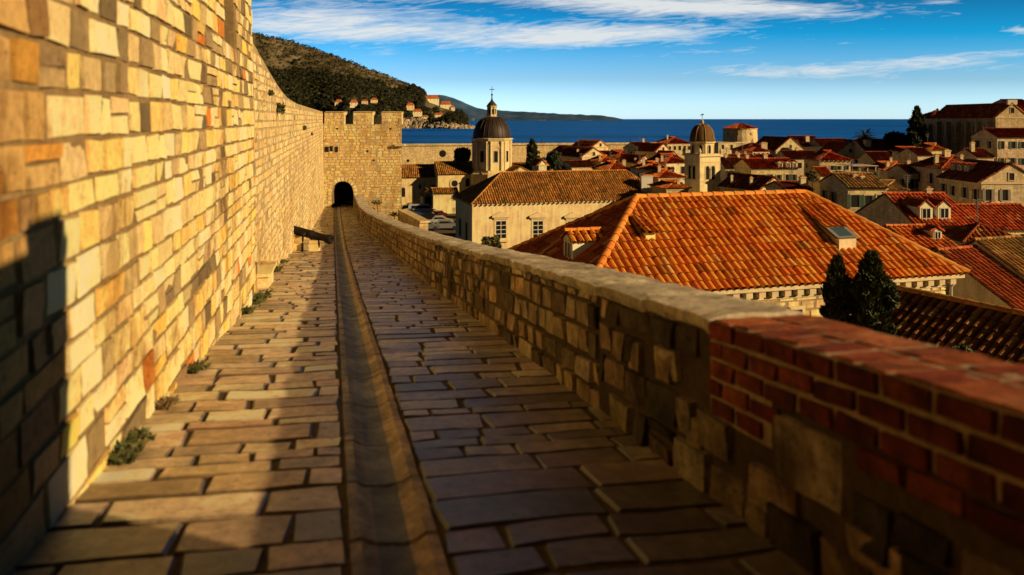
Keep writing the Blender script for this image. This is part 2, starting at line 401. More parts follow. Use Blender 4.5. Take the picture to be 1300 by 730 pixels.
# drain
mb=MB(); tt=-4.0
while tt<66:
    L=random.uniform(.55,1.1); c=jit((.27,.275,.28),.3)
    kn=max(.45,min(1,.45+.55*(tt-2.8)/3)); c=tuple(x*kn for x in c); k=8  # near shade painted into the drain stones too
    off=random.uniform(-.003,.003)
    prof=[(GA-.055,-.03),(GA-.05,.004),(GA,.006)]+[(GA+(GB-GA)*(i/k),-.042*math.sin(math.pi*i/k)**.8+.004) for i in range(1,k)]+[(GB,.012),(GB+.055,.012),(GB+.06,-.03)]
    n=8; g=[]
    for j in range(n):
        f=(0,.015,.2,.4,.6,.8,.985,1)[j]; ti=tt+.006+(L-.012)*f; dd=-.03 if j in(0,n-1) else 0
        g.append([mb.vert(PF(s+.006*noise.noise((s*20,ti*5,1)),ti,d+off+dd*.5+.012*noise.noise((s*9,ti*5,4))+.006*noise.noise((s*25,ti*14,2))+.01*noise.noise((s*3,ti*9,12)))) for s,d in prof])
    for j in range(n-1):
        for i in range(len(prof)-1):
            cc=c if 3<i<8 else (mixc(c,(.40,.31,.2),.55) if i<8 else mixc(c,(.60,.40,.2),.75))  # parapet-side rim tinted orange, painting in the warm light on it
            mb.idx((g[j][i],g[j][i+1],g[j+1][i+1],g[j+1][i]),cc)
    tt+=L
tag(mb.build('drain_channel',M['gutter'],None,30,loc=PF(.3,10,0)),'worn concave stone drain channel running down the middle of the walk','drain')

# ------------------------------------------------ parapet
PT=.97; TH=.56
t=empty('parapet_wall',PR(12,0,0),'low rubble stone parapet with a mortar coping and red brick repair beside the walk','wall')
BY=4.37                                   # the bricks lie between the camera and here
def brick_bottom(y):
    return PT-.52 if y>3.76 else (PT-.31 if y>3.2 else PT-.42 if y>2.7 else PT-.42)
def rubcol(y,h):
    r=random.random(); n=noise.noise((y*.9,h*2.2,5))
    if r<.27+.6*n: c=random.choice([(.17,.135,.1),(.22,.175,.125),(.13,.105,.08)])
    elif r>.84: c=random.choice([(.58,.48,.35),(.62,.53,.42),(.52,.42,.3)])
    else: c=random.choice([(.44,.34,.22),(.5,.39,.25),(.40,.31,.21),(.52,.39,.22)])
    c=jit(c,.18,.05); k=max(.36,min(1,.36+.64*(y-2.6)/6)); return tuple(x*k for x in c)  # rubble colour falls off towards the camera, a painted foreground shade
mb=MB()
def keepr(y,h):
    if y<BY+.05 and h>brick_bottom(y)-.02: return False
    if 3.2<y<3.76 and h>PT-.68: return False
    return random.random()<(.9 if y<6 else .97)
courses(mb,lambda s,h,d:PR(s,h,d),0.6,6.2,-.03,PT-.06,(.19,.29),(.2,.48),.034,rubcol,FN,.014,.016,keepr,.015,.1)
courses(mb,lambda s,h,d:PR(s,h,d),6.2,16,-.03,PT-.06,(.15,.25),(.18,.45),.030,rubcol,FM,.009,.014,keepr,.012,.1)
def rubfar(y,h): return mixc(rubcol(y,h),(.50,.38,.22),.45)
courses(mb,lambda s,h,d:PR(s,h,d),16,61,-.05,PT-.06,(.15,.24),(.2,.5),.026,rubfar,FS,.008,.012,None,.01,.1)
stone(mb,lambda s,h,d:PR(s,h,d),3.2,3.74,PT-.66,PT-.32,.022,(.46,.40,.32),FN,.01,.02,seed=3)
for y0,y1,z0,z1 in ((4.75,5.1,.5,.74),(4.45,4.62,.2,.4),(5.3,5.55,.45,.68),(2.85,3.2,.08,.36),(3.5,3.95,.1,.36)):
    stone(mb,lambda s,h,d:PR(s,h,d),y0,y1,z0,z1,.03,jit((.52,.42,.30)),FN,.01,.02,seed=y0)
# stones face the walk, which is towards -d of the sheet orientation
mb.f=[f[::-1] for f in mb.f]
mb.build('masonry',M['rubble'],t,24)
mb=MB()
ys=[-4+i*.5 for i in range(131)]
def outer(y,z): return PR(y,0,-TH)*1.0+Vector((0,0,z))
for a,b2 in zip(ys,ys[1:]):
    A,B=PR(a,-.1,0),PR(b2,-.1,0); ta=PT-.03
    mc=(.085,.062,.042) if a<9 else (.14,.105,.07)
    A1,B1=PR(a,ta,0),PR(b2,ta,0); A2,B2=PR(a,ta,-TH),PR(b2,ta,-TH)
    A3,B3=Vector((A2.x+1.2,A2.y+.27,-17)),Vector((B2.x+1.2,B2.y+.27,-17))
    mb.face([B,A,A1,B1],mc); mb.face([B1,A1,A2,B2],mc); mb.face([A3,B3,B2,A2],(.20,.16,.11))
mb.build('core',M['mortar'],t)
# coping
mb=MB(); n=8
ys=[BY+.01+i*.12 for i in range(int((61-BY)/.12))]
prev=None
for i,y in enumerate(ys):
    w=[]
    prof=[(.004,PT-.075),(.02,PT-.035),(.012,PT+.01)]+[(.02-(TH+.04)*k/6,PT+.022) for k in range(1,6)]+[(-TH-.02,PT+.005),(-TH-.03,PT-.1)]
    for k,(d,h) in enumerate(prof):
        a=(-.02 if i%8==0 and i>0 else 0)+.02*noise.noise((y*2.2,d*6,1.5))+.012*noise.noise((int(i/8)*7.7,1,1))+.014*noise.noise((y*7,d*12,4)); 
        w.append(mb.vert(PR(y,h+a+(.03*noise.noise((y*3,1,1)) if k==0 else 0),d+.022*noise.noise((y*3.3,h*3,8))+.01*noise.noise((y*11,h*9,3)))))
    if i==0: mb.idx(w,(.5,.43,.33))
    if prev:
        jn=(i%8==0)
        for k in range(len(w)-1): mb.idx((prev[k],w[k],w[k+1],prev[k+1])[::-1],jit((.50,.43,.33) if k>1 else (.33,.27,.2),.16))
    prev=w
mb.build('coping',M['coping'],t,40)
# bricks
mb=MB(); bh,bl,g=.098,.27,.017
row=0
for row in range(5):
    top=PT-.004-row*(bh+.006); bot=top-bh
    y=BY-.01-(row%2)*bl*.5-(0 if row%2==0 else 0)
    if row%2: segs=[(BY-.01,y)]
    else: segs=[]
    while y>.2: segs.append((y,y-bl)); y-=bl
    for hi,lo in segs:
        mid=(hi+lo)/2
        if bot<brick_bottom(mid)-.03: continue
        c=jit(random.choice([(.27,.06,.024),(.31,.078,.03),(.22,.045,.02),(.34,.1,.042),(.15,.036,.02)]),.2,.08)
        k_=max(.38,min(.95,.38+.57*(mid-2.2)/2.0)); c=tuple(x*k_ for x in c)  # foreground shade painted into the nearest brick faces
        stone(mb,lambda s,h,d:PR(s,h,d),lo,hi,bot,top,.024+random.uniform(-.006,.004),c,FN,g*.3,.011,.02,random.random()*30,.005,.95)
mb.f=[f[::-1] for f in mb.f]; mb2=MB()
y=BY-.01
while y>.2:
    cut=random.uniform(.24,.34)
    for d0,d1 in ((.012,-cut),(-cut,-TH-.01)):
        c=jit(random.choice([(.46,.15,.06),(.42,.12,.05),(.52,.2,.09),(.38,.1,.045)]),.15,.08)
        Pt=lambda s,h,d:PR(s,PT+d-.004,-h)
        stone(mb2,Pt,y-.2,y,-d0,-d1,.006,c,FP,.007,.008,.012,random.random()*30,.004,.985)
    y-=.2
n0=len(mb.v); mb.v+=mb2.v; mb.f+=[tuple(n0+i for i in f[::-1]) for f in mb2.f]; mb.c+=mb2.c; mb.u+=mb2.u
bo=mb.build('brick_repair',M['brick'],t,24)
mb=MB()
yy=[.2+i*.2 for i in range(int((BY-.2)/.2)+1)]+[BY]
for a,b2 in zip(yy,yy[1:]):
    lo=PT-.30; 
    mb.face([PR(b2,lo,.006),PR(a,lo,.006),PR(a,PT-.006,.006),PR(b2,PT-.006,.006)],(.42,.33,.24))
    mb.face([PR(b2,PT-.004,.006),PR(a,PT-.004,.006),PR(a,PT-.004,-TH),PR(b2,PT-.004,-TH)],(.55,.46,.36))
mb.face([PR(BY,PT-.53,.006),PR(3.76,PT-.53,.006),PR(3.76,PT-.3,.006),PR(BY,PT-.3,.006)],(.42,.33,.24))
mb.build('brick_mortar',M['mortar'],bo)
# turret behind the camera that throws the near shadow
e=Vector((2.62,1.86,0)); A=Vector((.905,-.425,0)); D=Vector((-.2214,.9752,0))
t=empty('wall_turret',e-D*4+Vector((0,0,-14)),'skewed stone turret on the outside of the parapet behind the viewer','turret')
mb=MB(); o=e-D*9+Vector((0,0,-16)); TT=17.38
mb.obox(o,A*3.2,D*9,(0,0,TT),(.5,.41,.29)); mb.build('wall',M['wall'],t)
for k in range(5):
    mb=MB(); mb.obox(o+D*(9-.55-k*1.5)+Vector((0,0,TT)),A*.5,D*.5,(0,0,(.14,.34,.5,.5,.5)[k]),(.5,.41,.29)); mb.build('merlon',M['wall'],t)
# cannon
ca,cb=at(368,290.5,29.2),at(421,304.5,28.6)
ax=(cb-ca).normalized(); Lc=(cb-ca).length
t=empty('cannon',ca,'old iron cannon barrel jutting from the rampart wall over the walk','cannon')
mb=MB()
mb.lathe(ca-ax*.5,[(.02,-.0),(.165,.0),(.165,.5),(.175,.52),(.175,.58),(.155,.6),(.15,Lc*.5+.5),(.165,Lc*.5+.52),(.165,Lc*.5+.58),(.14,Lc*.5+.6),(.125,Lc+.22),(.15,Lc+.27),(.17,Lc+.40),(.175,Lc+.46),(.15,Lc+.5),(.075,Lc+.5),(.07,Lc+.2)],(.016,.011,.009),18,ax,(0,0,1),0,False)
for s in(-1,1): pass
mb.build('barrel',M['iron'],t,True)
mb=MB(); mb.lathe(ca+ax*(Lc-.3),[(.0,0),(.068,.0)],(.005,.005,.005),14,ax,(0,0,1),0,False); mb.build('bore',M['dark'],t)
mb=MB(); side=Vector((-ax.y,ax.x,0)).normalized(); mid=ca+ax*Lc*.42
mb.tube([mid-side*.26,mid+side*.26],.05,(.05,.035,.025),10); mb.build('trunnion',M['iron'],t)
for (f,w,lab) in ((.22,.3,'pale stone block under the cannon barrel, close to the wall'),(.6,.34,'stone block under the cannon barrel, nearer the muzzle')):
    p=ca+ax*Lc*f; z=F(p.y); h=p.z-.13-z
    mb=MB()
    hh=0
    for k,fr in enumerate((.55,.45) if f<.5 else (.7,.3)):
        ww=w*random.uniform(.9,1.1)
        mb.obox(p+Vector((-ww/2,-.22,0))+Vector((0,0,z-p.z+hh-.02)),(ww,.02,0),(-.02,.42,0),(0,0,h*fr-.012),jit((.60,.48,.30) if k==0 else (.52,.40,.24)))
        hh+=h*fr
    tag(mb.build('stone_block',M['ashlar'],None,loc=(p.x,p.y,z)),lab,'stone block')
# ------------------------------------------------ gate tower
TX0,TX1,TY=-15.6,-8.55,61.0
AXc,AW,AH=-13.12,.83,1.25                      # arch centre, half width, height of the springing
FT=F(TY)-.05
t=empty('gate_tower',(-12,TY,FT),'square battlemented stone gate tower with a dark arched gateway','tower')
def PT_(s,h,d): return Vector((s+(.012*(h+7) if s<-12 else -.012*(h+7))*0,TY-d+.012*(h+7),h))
def towcol(y,h):
    n=noise.noise((y*.5,h*.5,3)); r=random.random()
    if r<.12+.35*n: c=random.choice([(.50,.40,.27),(.46,.37,.25)])
    elif r>.85: c=(.68,.47,.2)
    else: c=random.choice([(.68,.54,.32),(.64,.49,.28),(.70,.58,.37),(.66,.50,.26)])
    return jit(c,.12,.04)
MER=[(-14.55,-12.98),(-12.32,-10.78),(-10.12,TX1)]
def intower(y,h):
    if h>-.42 and not any(a+.05<y<b2-.05 for a,b2 in MER): return False
    if h>.5: return False
    if abs(y-AXc)<AW+.3:
        k=h-FT-AH
        if h<FT+AH or math.hypot(y-AXc,k)<AW+.32: return False
    return True
mb=MB()
courses(mb,PT_,TX0+1,TX1,-14,-.43,(.17,.25),(.24,.55),.012,towcol,FS,.006,.022,intower,.01)
for a,b2 in MER: courses(mb,PT_,a,b2,-.42,.5,(.18,.25),(.25,.55),.012,towcol,FS,.006,.022,None,.01)
# voussoirs
for i in range(11):
    a0,a1=math.pi*i/11,math.pi*(i+1)/11
    stone(mb,lambda s,h,d:PT_(AXc+math.cos(s)*h,FT+AH+math.sin(s)*h,d),a0,a1,AW,AW+.34,.03,jit((.72,.6,.4),.08),FS,.008,.01)
for sx in(-1,1):
    for k in range(4):
        x0=AXc+sx*AW; x1=AXc+sx*(AW+.34)
        stone(mb,PT_,min(x0,x1),max(x0,x1),FT+AH*k/4-.02,FT+AH*(k+1)/4,.03,jit((.7,.57,.36),.08),FS,.01,.01)
mb.build('masonry',M['farstone'],t)
mb=MB(); mc=(.62,.52,.36); Yb=TY+6.5
def q4(a,b2,c,d): mb.face([a,b2,c,d],mc)
z0,z1=-16,-.43
# front skin around the gateway, as strips
xs=[TX0]+[AXc-AW+2*AW*i/12 for i in range(13)]+[TX1]
for i,(a,b2) in enumerate(zip(xs,xs[1:])):
    def zt(x): return FT+AH+math.sqrt(max(0,AW*AW-(x-AXc)**2)) if 1<=i<=12 else z0
    q4(PT_(a,zt(a),0),PT_(b2,zt(b2),0),PT_(b2,z1,0),PT_(a,z1,0))
    if 1<=i<=12:
        A_,B_=PT_(a,zt(a),0),PT_(b2,zt(b2),0); o=Vector((0,6,0))
        mb.face([B_,A_,A_+o,B_+o],(.3,.22,.14))
for sx in (-1,1):
    x=AXc+sx*AW; p=[Vector((x,TY+.1,FT)),Vector((x,TY+6,FT)),Vector((x,TY+6,FT+AH)),Vector((x,TY+.1,FT+AH))]
    mb.face(p if sx<0 else p[::-1],(.3,.22,.14))
q4(PT_(TX0,z0,0),PT_(xs[1],z0,0),PT_(xs[1],FT,0),PT_(TX0,FT,0)) if False else None
mb.face([Vector((TX1,TY,z0)),Vector((TX1-1.2,Yb,z0)),Vector((TX1-1.2,Yb,z1)),PT_(TX1,z1,0)],mc)
mb.face([Vector((TX0,Yb,z0)),Vector((TX0,TY,z0)),PT_(TX0,z1,0),Vector((TX0,Yb,z1))],mc)
mb.face([Vector((TX1-1.2,Yb,z0)),Vector((TX0,Yb,z0)),Vector((TX0,Yb,z1)),Vector((TX1-1.2,Yb,z1))],mc)
mb.face([PT_(TX0,z1,0),PT_(TX1,z1,0),Vector((TX1-1.2,Yb,z1)),Vector((TX0,Yb,z1))],mc)
mb.build('core',M['mortar'],t)
mb=MB(); mb.box(AXc-AW-.1,AXc+AW+.1,TY+5.6,TY+5.8,FT,FT+2.4,(.01,.01,.01)); mb.build('passage_dark',M['dark'],t)  # black sheet closing the passage, stands in for the darkness inside
for a,b2 in MER:
    mb=MB(); y0=PT_(0,0,0).y+.01
    mb.box(a,b2,y0,y0+.75,z1+.002,.52,mc); mb.face([(a-.04,y0-.06,.522),(b2+.04,y0-.06,.522),(b2+.04,y0+.8,.60),(a-.04,y0+.8,.60)],(.55,.46,.32))
    mb.box(a-.04,b2+.04,y0+.76,y0+.8,.4,.598,mc)
    mb.build('merlon',M['farstone'],t)
for x,z,w,h in ((-14.35,-2.35,.3,.42),(-14.0,-2.3,.22,.4),(-13.6,-2.35,.22,.42),(-11.2,-2.5,.14,.14),(-13.55,-.75,.12,.12),(-9.4,-.75,.1,.12),(-10.7,-3.2,.12,.12)):
    mb=MB(); y0=PT_(0,z,0).y-.04
    mb.box(x-w/2,x+w/2,y0,y0+.2,z-h/2,z+h/2,(.01,.01,.01)); mb.build('putlog_hole',M['dark'],t)
mb=MB(); mb.obox((TX1-.5,TY-.25,-2.1),(.75,0,0),(0,.9,0),(0,0,.16),(.6,.5,.34)); mb.build('corner_corbel',M['trim'],t)
for u,v,s,lab in ((478,257,.55,'straggly shrub at the foot of the gate tower, higher up against its wall'),(472,266,.4,'green shrub behind the parapet close to the gateway'),(500,272,.45,'brownish shrub at the right corner foot of the gate tower'),(490,276,.3,'little weed between the tower shrubs on the parapet edge')):
    p=at(u,v,TY-1.6 if v<270 else 57.5); mb=MB()
    leaf_cloud(mb,p,(s,s*.7,s*.5),240,s*.1,GREEN+[(.16,.13,.05)]); mb.tube([p+Vector((.1,.5,-s*2.2)),p],.03,(.1,.08,.05))
    tag(mb.build('shrub',M['leaf'],None,loc=p),lab,'shrub')
mb=MB(); a,b2=Vector((-8.4,58,-16)),Vector((-6.05,51.5,-16))
mb.obox(a,b2-a,Vector((.55,.2,0)),(0,0,16-6.8),(.5,.40,.27)); mb.obox(a+Vector((0,0,9.205)),b2-a+Vector((.05,-.1,0)),Vector((.65,.25,0)),(0,0,.12),(.58,.47,.32))
tag(mb.build('low_wall',M['wall'],None,loc=a),'low stone wall stepping out from the foot of the gate tower','wall')

# ------------------------------------------------ house builder
TERRA=[(.46,.13,.035),(.50,.155,.045),(.40,.10,.03),(.44,.15,.055),(.35,.085,.03),(.52,.19,.07)]
RED=[(.34,.065,.028),(.38,.08,.033),(.30,.055,.025),(.36,.09,.04),(.27,.055,.028)]
BROWN=[(.36,.19,.075),(.32,.16,.065),(.40,.22,.09),(.28,.14,.06),(.42,.2,.07),(.25,.14,.07)]
LICH=[(.24,.16,.09),(.20,.14,.09),(.30,.19,.10),(.17,.12,.08),(.33,.17,.08)]
def tiled_face(mb,E0,E1,R0,R1,pitch,tl,seg,cols,lift=.0,rad=.36):
    E0,E1,R0,R1=map(Vector,(E0,E1,R0,R1))
    u=(E1-E0); L=u.length; u=u/L
    s0=(R0-E0).dot(u); w=(R0-E0)-u*s0; S=w.length; w=w/S; n=u.cross(w)
    s1=(R1-E0).dot(u)
    dk=tuple(x*.42 for x in cols[0])
    pts=[E0,E1,R1,R0] if (R1-R0).length>.05 else [E0,E1,R1]
    mb.face([p+n*lift for p in pts],dk)
    nc=max(1,int(L/pitch)); pt=L/nc; r=pt*rad
    for c in range(nc):
        s=(c+.5)*pt; ym=S
        if s0>.02 and s<s0: ym=S*s/s0
        if s1<L-.02 and s>s1: ym=min(ym,S*(L-s)/(L-s1))
        cf=random.uniform(.82,1.15); y=-.06; k=0
        while y<ym-.05:
            y2=min(y+tl,ym)
            col=jit(random.choice(cols),.13,.05); col=tuple(x*cf for x in col)
            wob=random.uniform(-.1,.1)*pt; lf=random.uniform(-.012,.014)*pt/.3
            if random.random()<.07: col=tuple(x*random.uniform(.4,.65) for x in col)
            elif random.random()<.05: col=mixc(col,(.5,.36,.22),.5)
            a=[];b=[]
            for i in range(seg+1):
                th=math.pi*i/seg
                a.append(mb.vert(E0+u*(s+wob-math.cos(th)*r)+w*y+n*(lift+.012+math.sin(th)*r*1.06+.014+lf)))
                b.append(mb.vert(E0+u*(s+wob-math.cos(th)*r*.91)+w*y2+n*(lift+.004+math.sin(th)*r*.95)))
            for i in range(seg): mb.idx((a[i],a[i+1],b[i+1],b[i]),col)
            y=y2
def caps(mb,p,q,r,tl,cols,seg=6,up=.02):
    p,q=Vector(p),Vector(q); d=q-p; L=d.length; d/=L
    x=d.cross(Vector((0,0,1))).normalized(); z=x.cross(d)
    k=max(1,int(L/tl)); st=L/k
    for i in range(k):
        col=jit(random.choice(cols),.15)
        a=[];b=[]
        for j in range(seg+1):
            th=math.pi*j/seg-.0
            a.append(mb.vert(p+d*(i*st-.04)+x*math.cos(th)*r*1.12+z*(math.sin(th)*r*1.1+up)))
            b.append(mb.vert(p+d*((i+1)*st)+x*math.cos(th)*r*.92+z*(math.sin(th)*r*.9+up)))
        for j in range(seg): mb.idx((a[j],a[j+1],b[j+1],b[j]),col)
        mb.idx(a[::-1],tuple(c*.5 for c in col))

class Frame:
    def __init__(s,A,th,z): s.A=Vector((A[0],A[1],0)); s.a=Vector((math.cos(th),math.sin(th),0)); s.b=Vector((-math.sin(th),math.cos(th),0)); s.z=z
    def __call__(s,x,y,z): return s.A+s.a*x+s.b*y+Vector((0,0,z))

def window(root,P,ax,n,w,h,mat_frame,fc=(.55,.47,.36),surround=.12,bars=(1,1),pane='glass',sub=True):
    """Window centred at P on a wall with outward normal n: stone surround, pane and glazing bars."""
    ax=Vector(ax); n=Vector(n); up=Vector((0,0,1)); P=Vector(P)
    mb=MB(); s=surround
    def bar(x0,x1,z0,z1,d0,d1,c): mb.obox(P+ax*x0+up*z0+n*d0,ax*(x1-x0),-n*(d0-d1) if False else n*(d1-d0)*-1*-1,up*(z1-z0),c)
    def bx(x0,x1,z0,z1,d,c): mb.obox(P+ax*x0+up*z0+n*d,ax*(x1-x0),n*(-d-.03),up*(z1-z0),c)
    bx(-w/2-s,-w/2,-h/2-s,h/2+s,.05,fc); bx(w/2,w/2+s,-h/2-s,h/2+s,.05,fc)
    bx(-w/2,w/2,h/2,h/2+s,.053,fc); bx(-w/2,w/2,-h/2-s*1.2,-h/2,.09,fc)
    f=mb.build('window',M['trim'],root)
    mb=MB(); p=[P+ax*x+up*z+n*.012 for x,z in((-w/2,-h/2),(w/2,-h/2),(w/2,h/2),(-w/2,h/2))]
    mb.face(p,(.02,.02,.02)); mb.build('pane',M[pane],f)
    if bars:
        mb=MB(); nb,nh=bars; t=.035; cc=(.75,.7,.6)
        for i in range(1,nb+1): x=-w/2+w*i/(nb+1); mb.obox(P+ax*(x-t)+up*(-h/2)+n*.035,ax*2*t,-n*.03,up*h,cc)
        for i in range(1,nh+1): z=-h/2+h*i/(nh+1); mb.obox(P+ax*(-w/2)+up*(z-t)+n*.037,ax*w,-n*.03,up*2*t,cc)
        mb.build('glazing_bar',M['plain'],f)
    return f
def simple_window(root,P,ax,n,w,h,fc=(.5,.43,.33),arch=False,pane='dark',shut=None):
    ax=Vector(ax); n=Vector(n); up=Vector((0,0,1)); P=Vector(P)
    def outline(k,d):
        ww,hh=w/2+k,h/2+k
        if arch: return [P+ax*(-ww)+up*(-hh)+n*d,P+ax*ww+up*(-hh)+n*d]+[P+ax*(ww*math.cos(math.pi*i/8))+up*(hh-ww+ww*math.sin(math.pi*i/8)+0)+n*d for i in range(9)]
        return [P+ax*x+up*z+n*d for x,z in((-ww,-hh),(ww,-hh),(ww,hh),(-ww,hh))]
    mb=MB(); k=.11*max(1,w); o1,o2,o3=outline(k,.06),outline(0,.06),outline(0,-.02)
    o0=outline(k,0); m=len(o1)
    for i in range(m):
        j=(i+1)%m
        mb.face([o1[i],o1[j],o2[j],o2[i]],fc); mb.face([o2[i],o2[j],o3[j],o3[i]],fc); mb.face([o0[i],o0[j],o1[j],o1[i]],fc)
    f=mb.build('window',M['trim'],root)
    mb=MB(); mb.face(outline(0,.008),(.02,.02,.02)); mb.build('pane',M[pane],f)
    if shut:
        for sg in(-1,1):
            if random.random()<.2: continue
            mb=MB(); mb.obox(P+ax*(sg*(w/2+.02)-(w*.48 if sg<0 else 0))+up*(-h/2)+n*.075,ax*w*.48,n*-.03,up*h,shut); mb.build('shutter',M['plain'],f)
    return f
def chimney(root,P,w,h,col=(.55,.46,.34),d=None):
    mb=MB(); d=d or w; P=Vector(P)
    mb.box(P.x-w/2,P.x+w/2,P.y-d/2,P.y+d/2,P.z-1.2,P.z+h,col)
    mb.box(P.x-w/2-.06,P.x+w/2+.06,P.y-d/2-.06,P.y+d/2+.06,P.z+h+.002,P.z+h+.1,jit(col))
    o=mb.build('chimney',M['plaster'],root)
    mb=MB(); mb.box(P.x-w/3,P.x+w/3,P.y-d/3,P.y+d/3,P.z+h+.102,P.z+h+.25,(.35,.15,.07)); mb.build('chimney_pot',M['tile'],o)
    return o
def block(root,Fr,L,D,ze,rise,zb,roof='hip',wallc=(.6,.49,.33),cols=TERRA,wm='wall',rm='tile',pitch=.3,tl=.42,seg=4,eL=None,eR=None,ov=.28,wallname='wall',backtiles=True,dent=0):
    """Walls and tiled roof of one rectangular block, as parts of root."""
    mb=MB(); z=ze
    P=[Fr(0,0,0),Fr(L,0,0),Fr(L,D,0),Fr(0,D,0)]
    for i in range(4):
        p,q=P[i],P[(i+1)%4]; w=(q-p).length; c=jit(wallc,.05)
        H=ze-zb; uo=random.uniform(0,5)
        mb.face([p+Vector((0,0,zb)),q+Vector((0,0,zb)),q+Vector((0,0,z)),p+Vector((0,0,z))],c,[(uo,0),(uo+w,0),(uo+w,H),(uo,H)])
    if roof=='gy':
        for y,o in((0,0),(D,1)):
            t=[Fr(0,y,z),Fr(L,y,z),Fr(L/2,y,z+rise)]
            mb.face(t if not o else t[::-1],wallc,[(0,0),(L,0),(L/2,rise)] if not o else [(L/2,rise),(L,0),(0,0)])
    if roof=='gx':
        for x,o in((0,1),(L,0)):
            t=[Fr(x,0,z),Fr(x,D,z),Fr(x,D/2,z+rise)]
            mb.face(t if not o else t[::-1],wallc,[(0,0),(D,0),(D/2,rise)] if not o else [(D/2,rise),(D,0),(0,0)])
    mb.build(wallname,M[wm],root)
    mb=MB(); e=ze+.04
    sl=rise/(D/2 if roof!='gy' else L/2); dz=ov*sl
    R0=R1=None
    if roof=='hip':
        eL=D/2 if eL is None else eL; eR=D/2 if eR is None else eR
        c=[Fr(-ov,-ov,e-dz),Fr(L+ov,-ov,e-dz),Fr(L+ov,D+ov,e-dz),Fr(-ov,D+ov,e-dz)]
        R0,R1=Fr(eL,D/2,e+rise),Fr(L-eR,D/2,e+rise)
        tiled_face(mb,c[0],c[1],R0,R1,pitch,tl,seg,cols)
        tiled_face(mb,c[3],c[0],R0,R0,pitch,tl,seg,cols)
        tiled_face(mb,c[1],c[2],R1,R1,pitch,tl,seg,cols)
        if backtiles: tiled_face(mb,c[2],c[3],R1,R0,pitch,tl,max(2,seg-1),cols)
        for a_,b_ in((c[0],R0),(c[1],R1),(c[2],R1),(c[3],R0)): caps(mb,a_,b_,.11,.42,cols)
        mb.face([c[3],c[2],c[1],c[0]],(.2,.15,.1))
    elif roof=='gx':
        v=.15
        c=[Fr(-v,-ov,e-dz),Fr(L+v,-ov,e-dz),Fr(L+v,D+ov,e-dz),Fr(-v,D+ov,e-dz)]
        R0,R1=Fr(-v,D/2,e+rise),Fr(L+v,D/2,e+rise)
        tiled_face(mb,c[0],c[1],R0,R1,pitch,tl,seg,cols)
        tiled_face(mb,c[2],c[3],R1,R0,pitch,tl,max(2,seg-1),cols)
        mb.face([c[1],c[0],R0,R1],(.2,.15,.1)); mb.face([c[3],c[2],R1,R0],(.2,.15,.1))
    elif roof=='gy':
        v=.15
        c=[Fr(-ov,-v,e-dz),Fr(L+ov,-v,e-dz),Fr(L+ov,D+v,e-dz),Fr(-ov,D+v,e-dz)]
        R0,R1=Fr(L/2,-v,e+rise),Fr(L/2,D+v,e+rise)
        tiled_face(mb,c[3],c[0],R1,R0,pitch,tl,seg,cols)
        tiled_face(mb,c[1],c[2],R0,R1,pitch,tl,seg,cols)
        mb.face([c[0],c[3],R1,R0],(.2,.15,.1)); mb.face([c[2],c[1],R0,R1],(.2,.15,.1))
    elif roof=='flat':
        mb.face([Fr(-.1,-.1,e),Fr(L+.1,-.1,e),Fr(L+.1,D+.1,e),Fr(-.1,D+.1,e)],(.4,.33,.25))
    if R0 is not None: caps(mb,R0,R1,.12,.42,cols)
    r=mb.build('roof',M[rm],root)
    mb=MB()
    mb.obox(Fr(-.1,-.1,ze-.22),Fr.a*(L+.2),Fr.b*(D+.2),(0,0,.2),jit((.6,.5,.36),.08))
    if dent:
        k=int(L/dent)
        for i in range(k+1):
            mb.obox(Fr(i*L/k-.07,-.3,ze-.24),Fr.a*.14,Fr.b*.2,(0,0,.2),(.55,.45,.32))
        k=int(D/dent)
        for i in range(k+1):
            mb.obox(Fr(-.3,i*D/k-.07,ze-.24),Fr.a*.2,Fr.b*.14,(0,0,.2),(.55,.45,.32))
    mb.build('cornice',M['trim'],root)
    return r,R0,R1
def fit(uL,vE,Y,uR,th):
    X=(uL-UC)/FPX*Y; k=(uR-UC)/FPX; ax,ay=math.cos(th),math.sin(th)
    return (X,Y),(k*Y-X)/(ax-k*ay),-(vE-VH)/FPX*Y
def ground_z(x,y):
    g=-17+5.5*max(0,min(1,(x-15)/70))*max(0,min(1,(y-20)/70))
    g+=4.0*max(0,min(1,(x-45)/35))*max(0,min(1,(y-95)/50))
    if y>285: g-=min(16,(y-285)*.5)
    return g+.15*noise.noise((x*.1,y*.1,0))
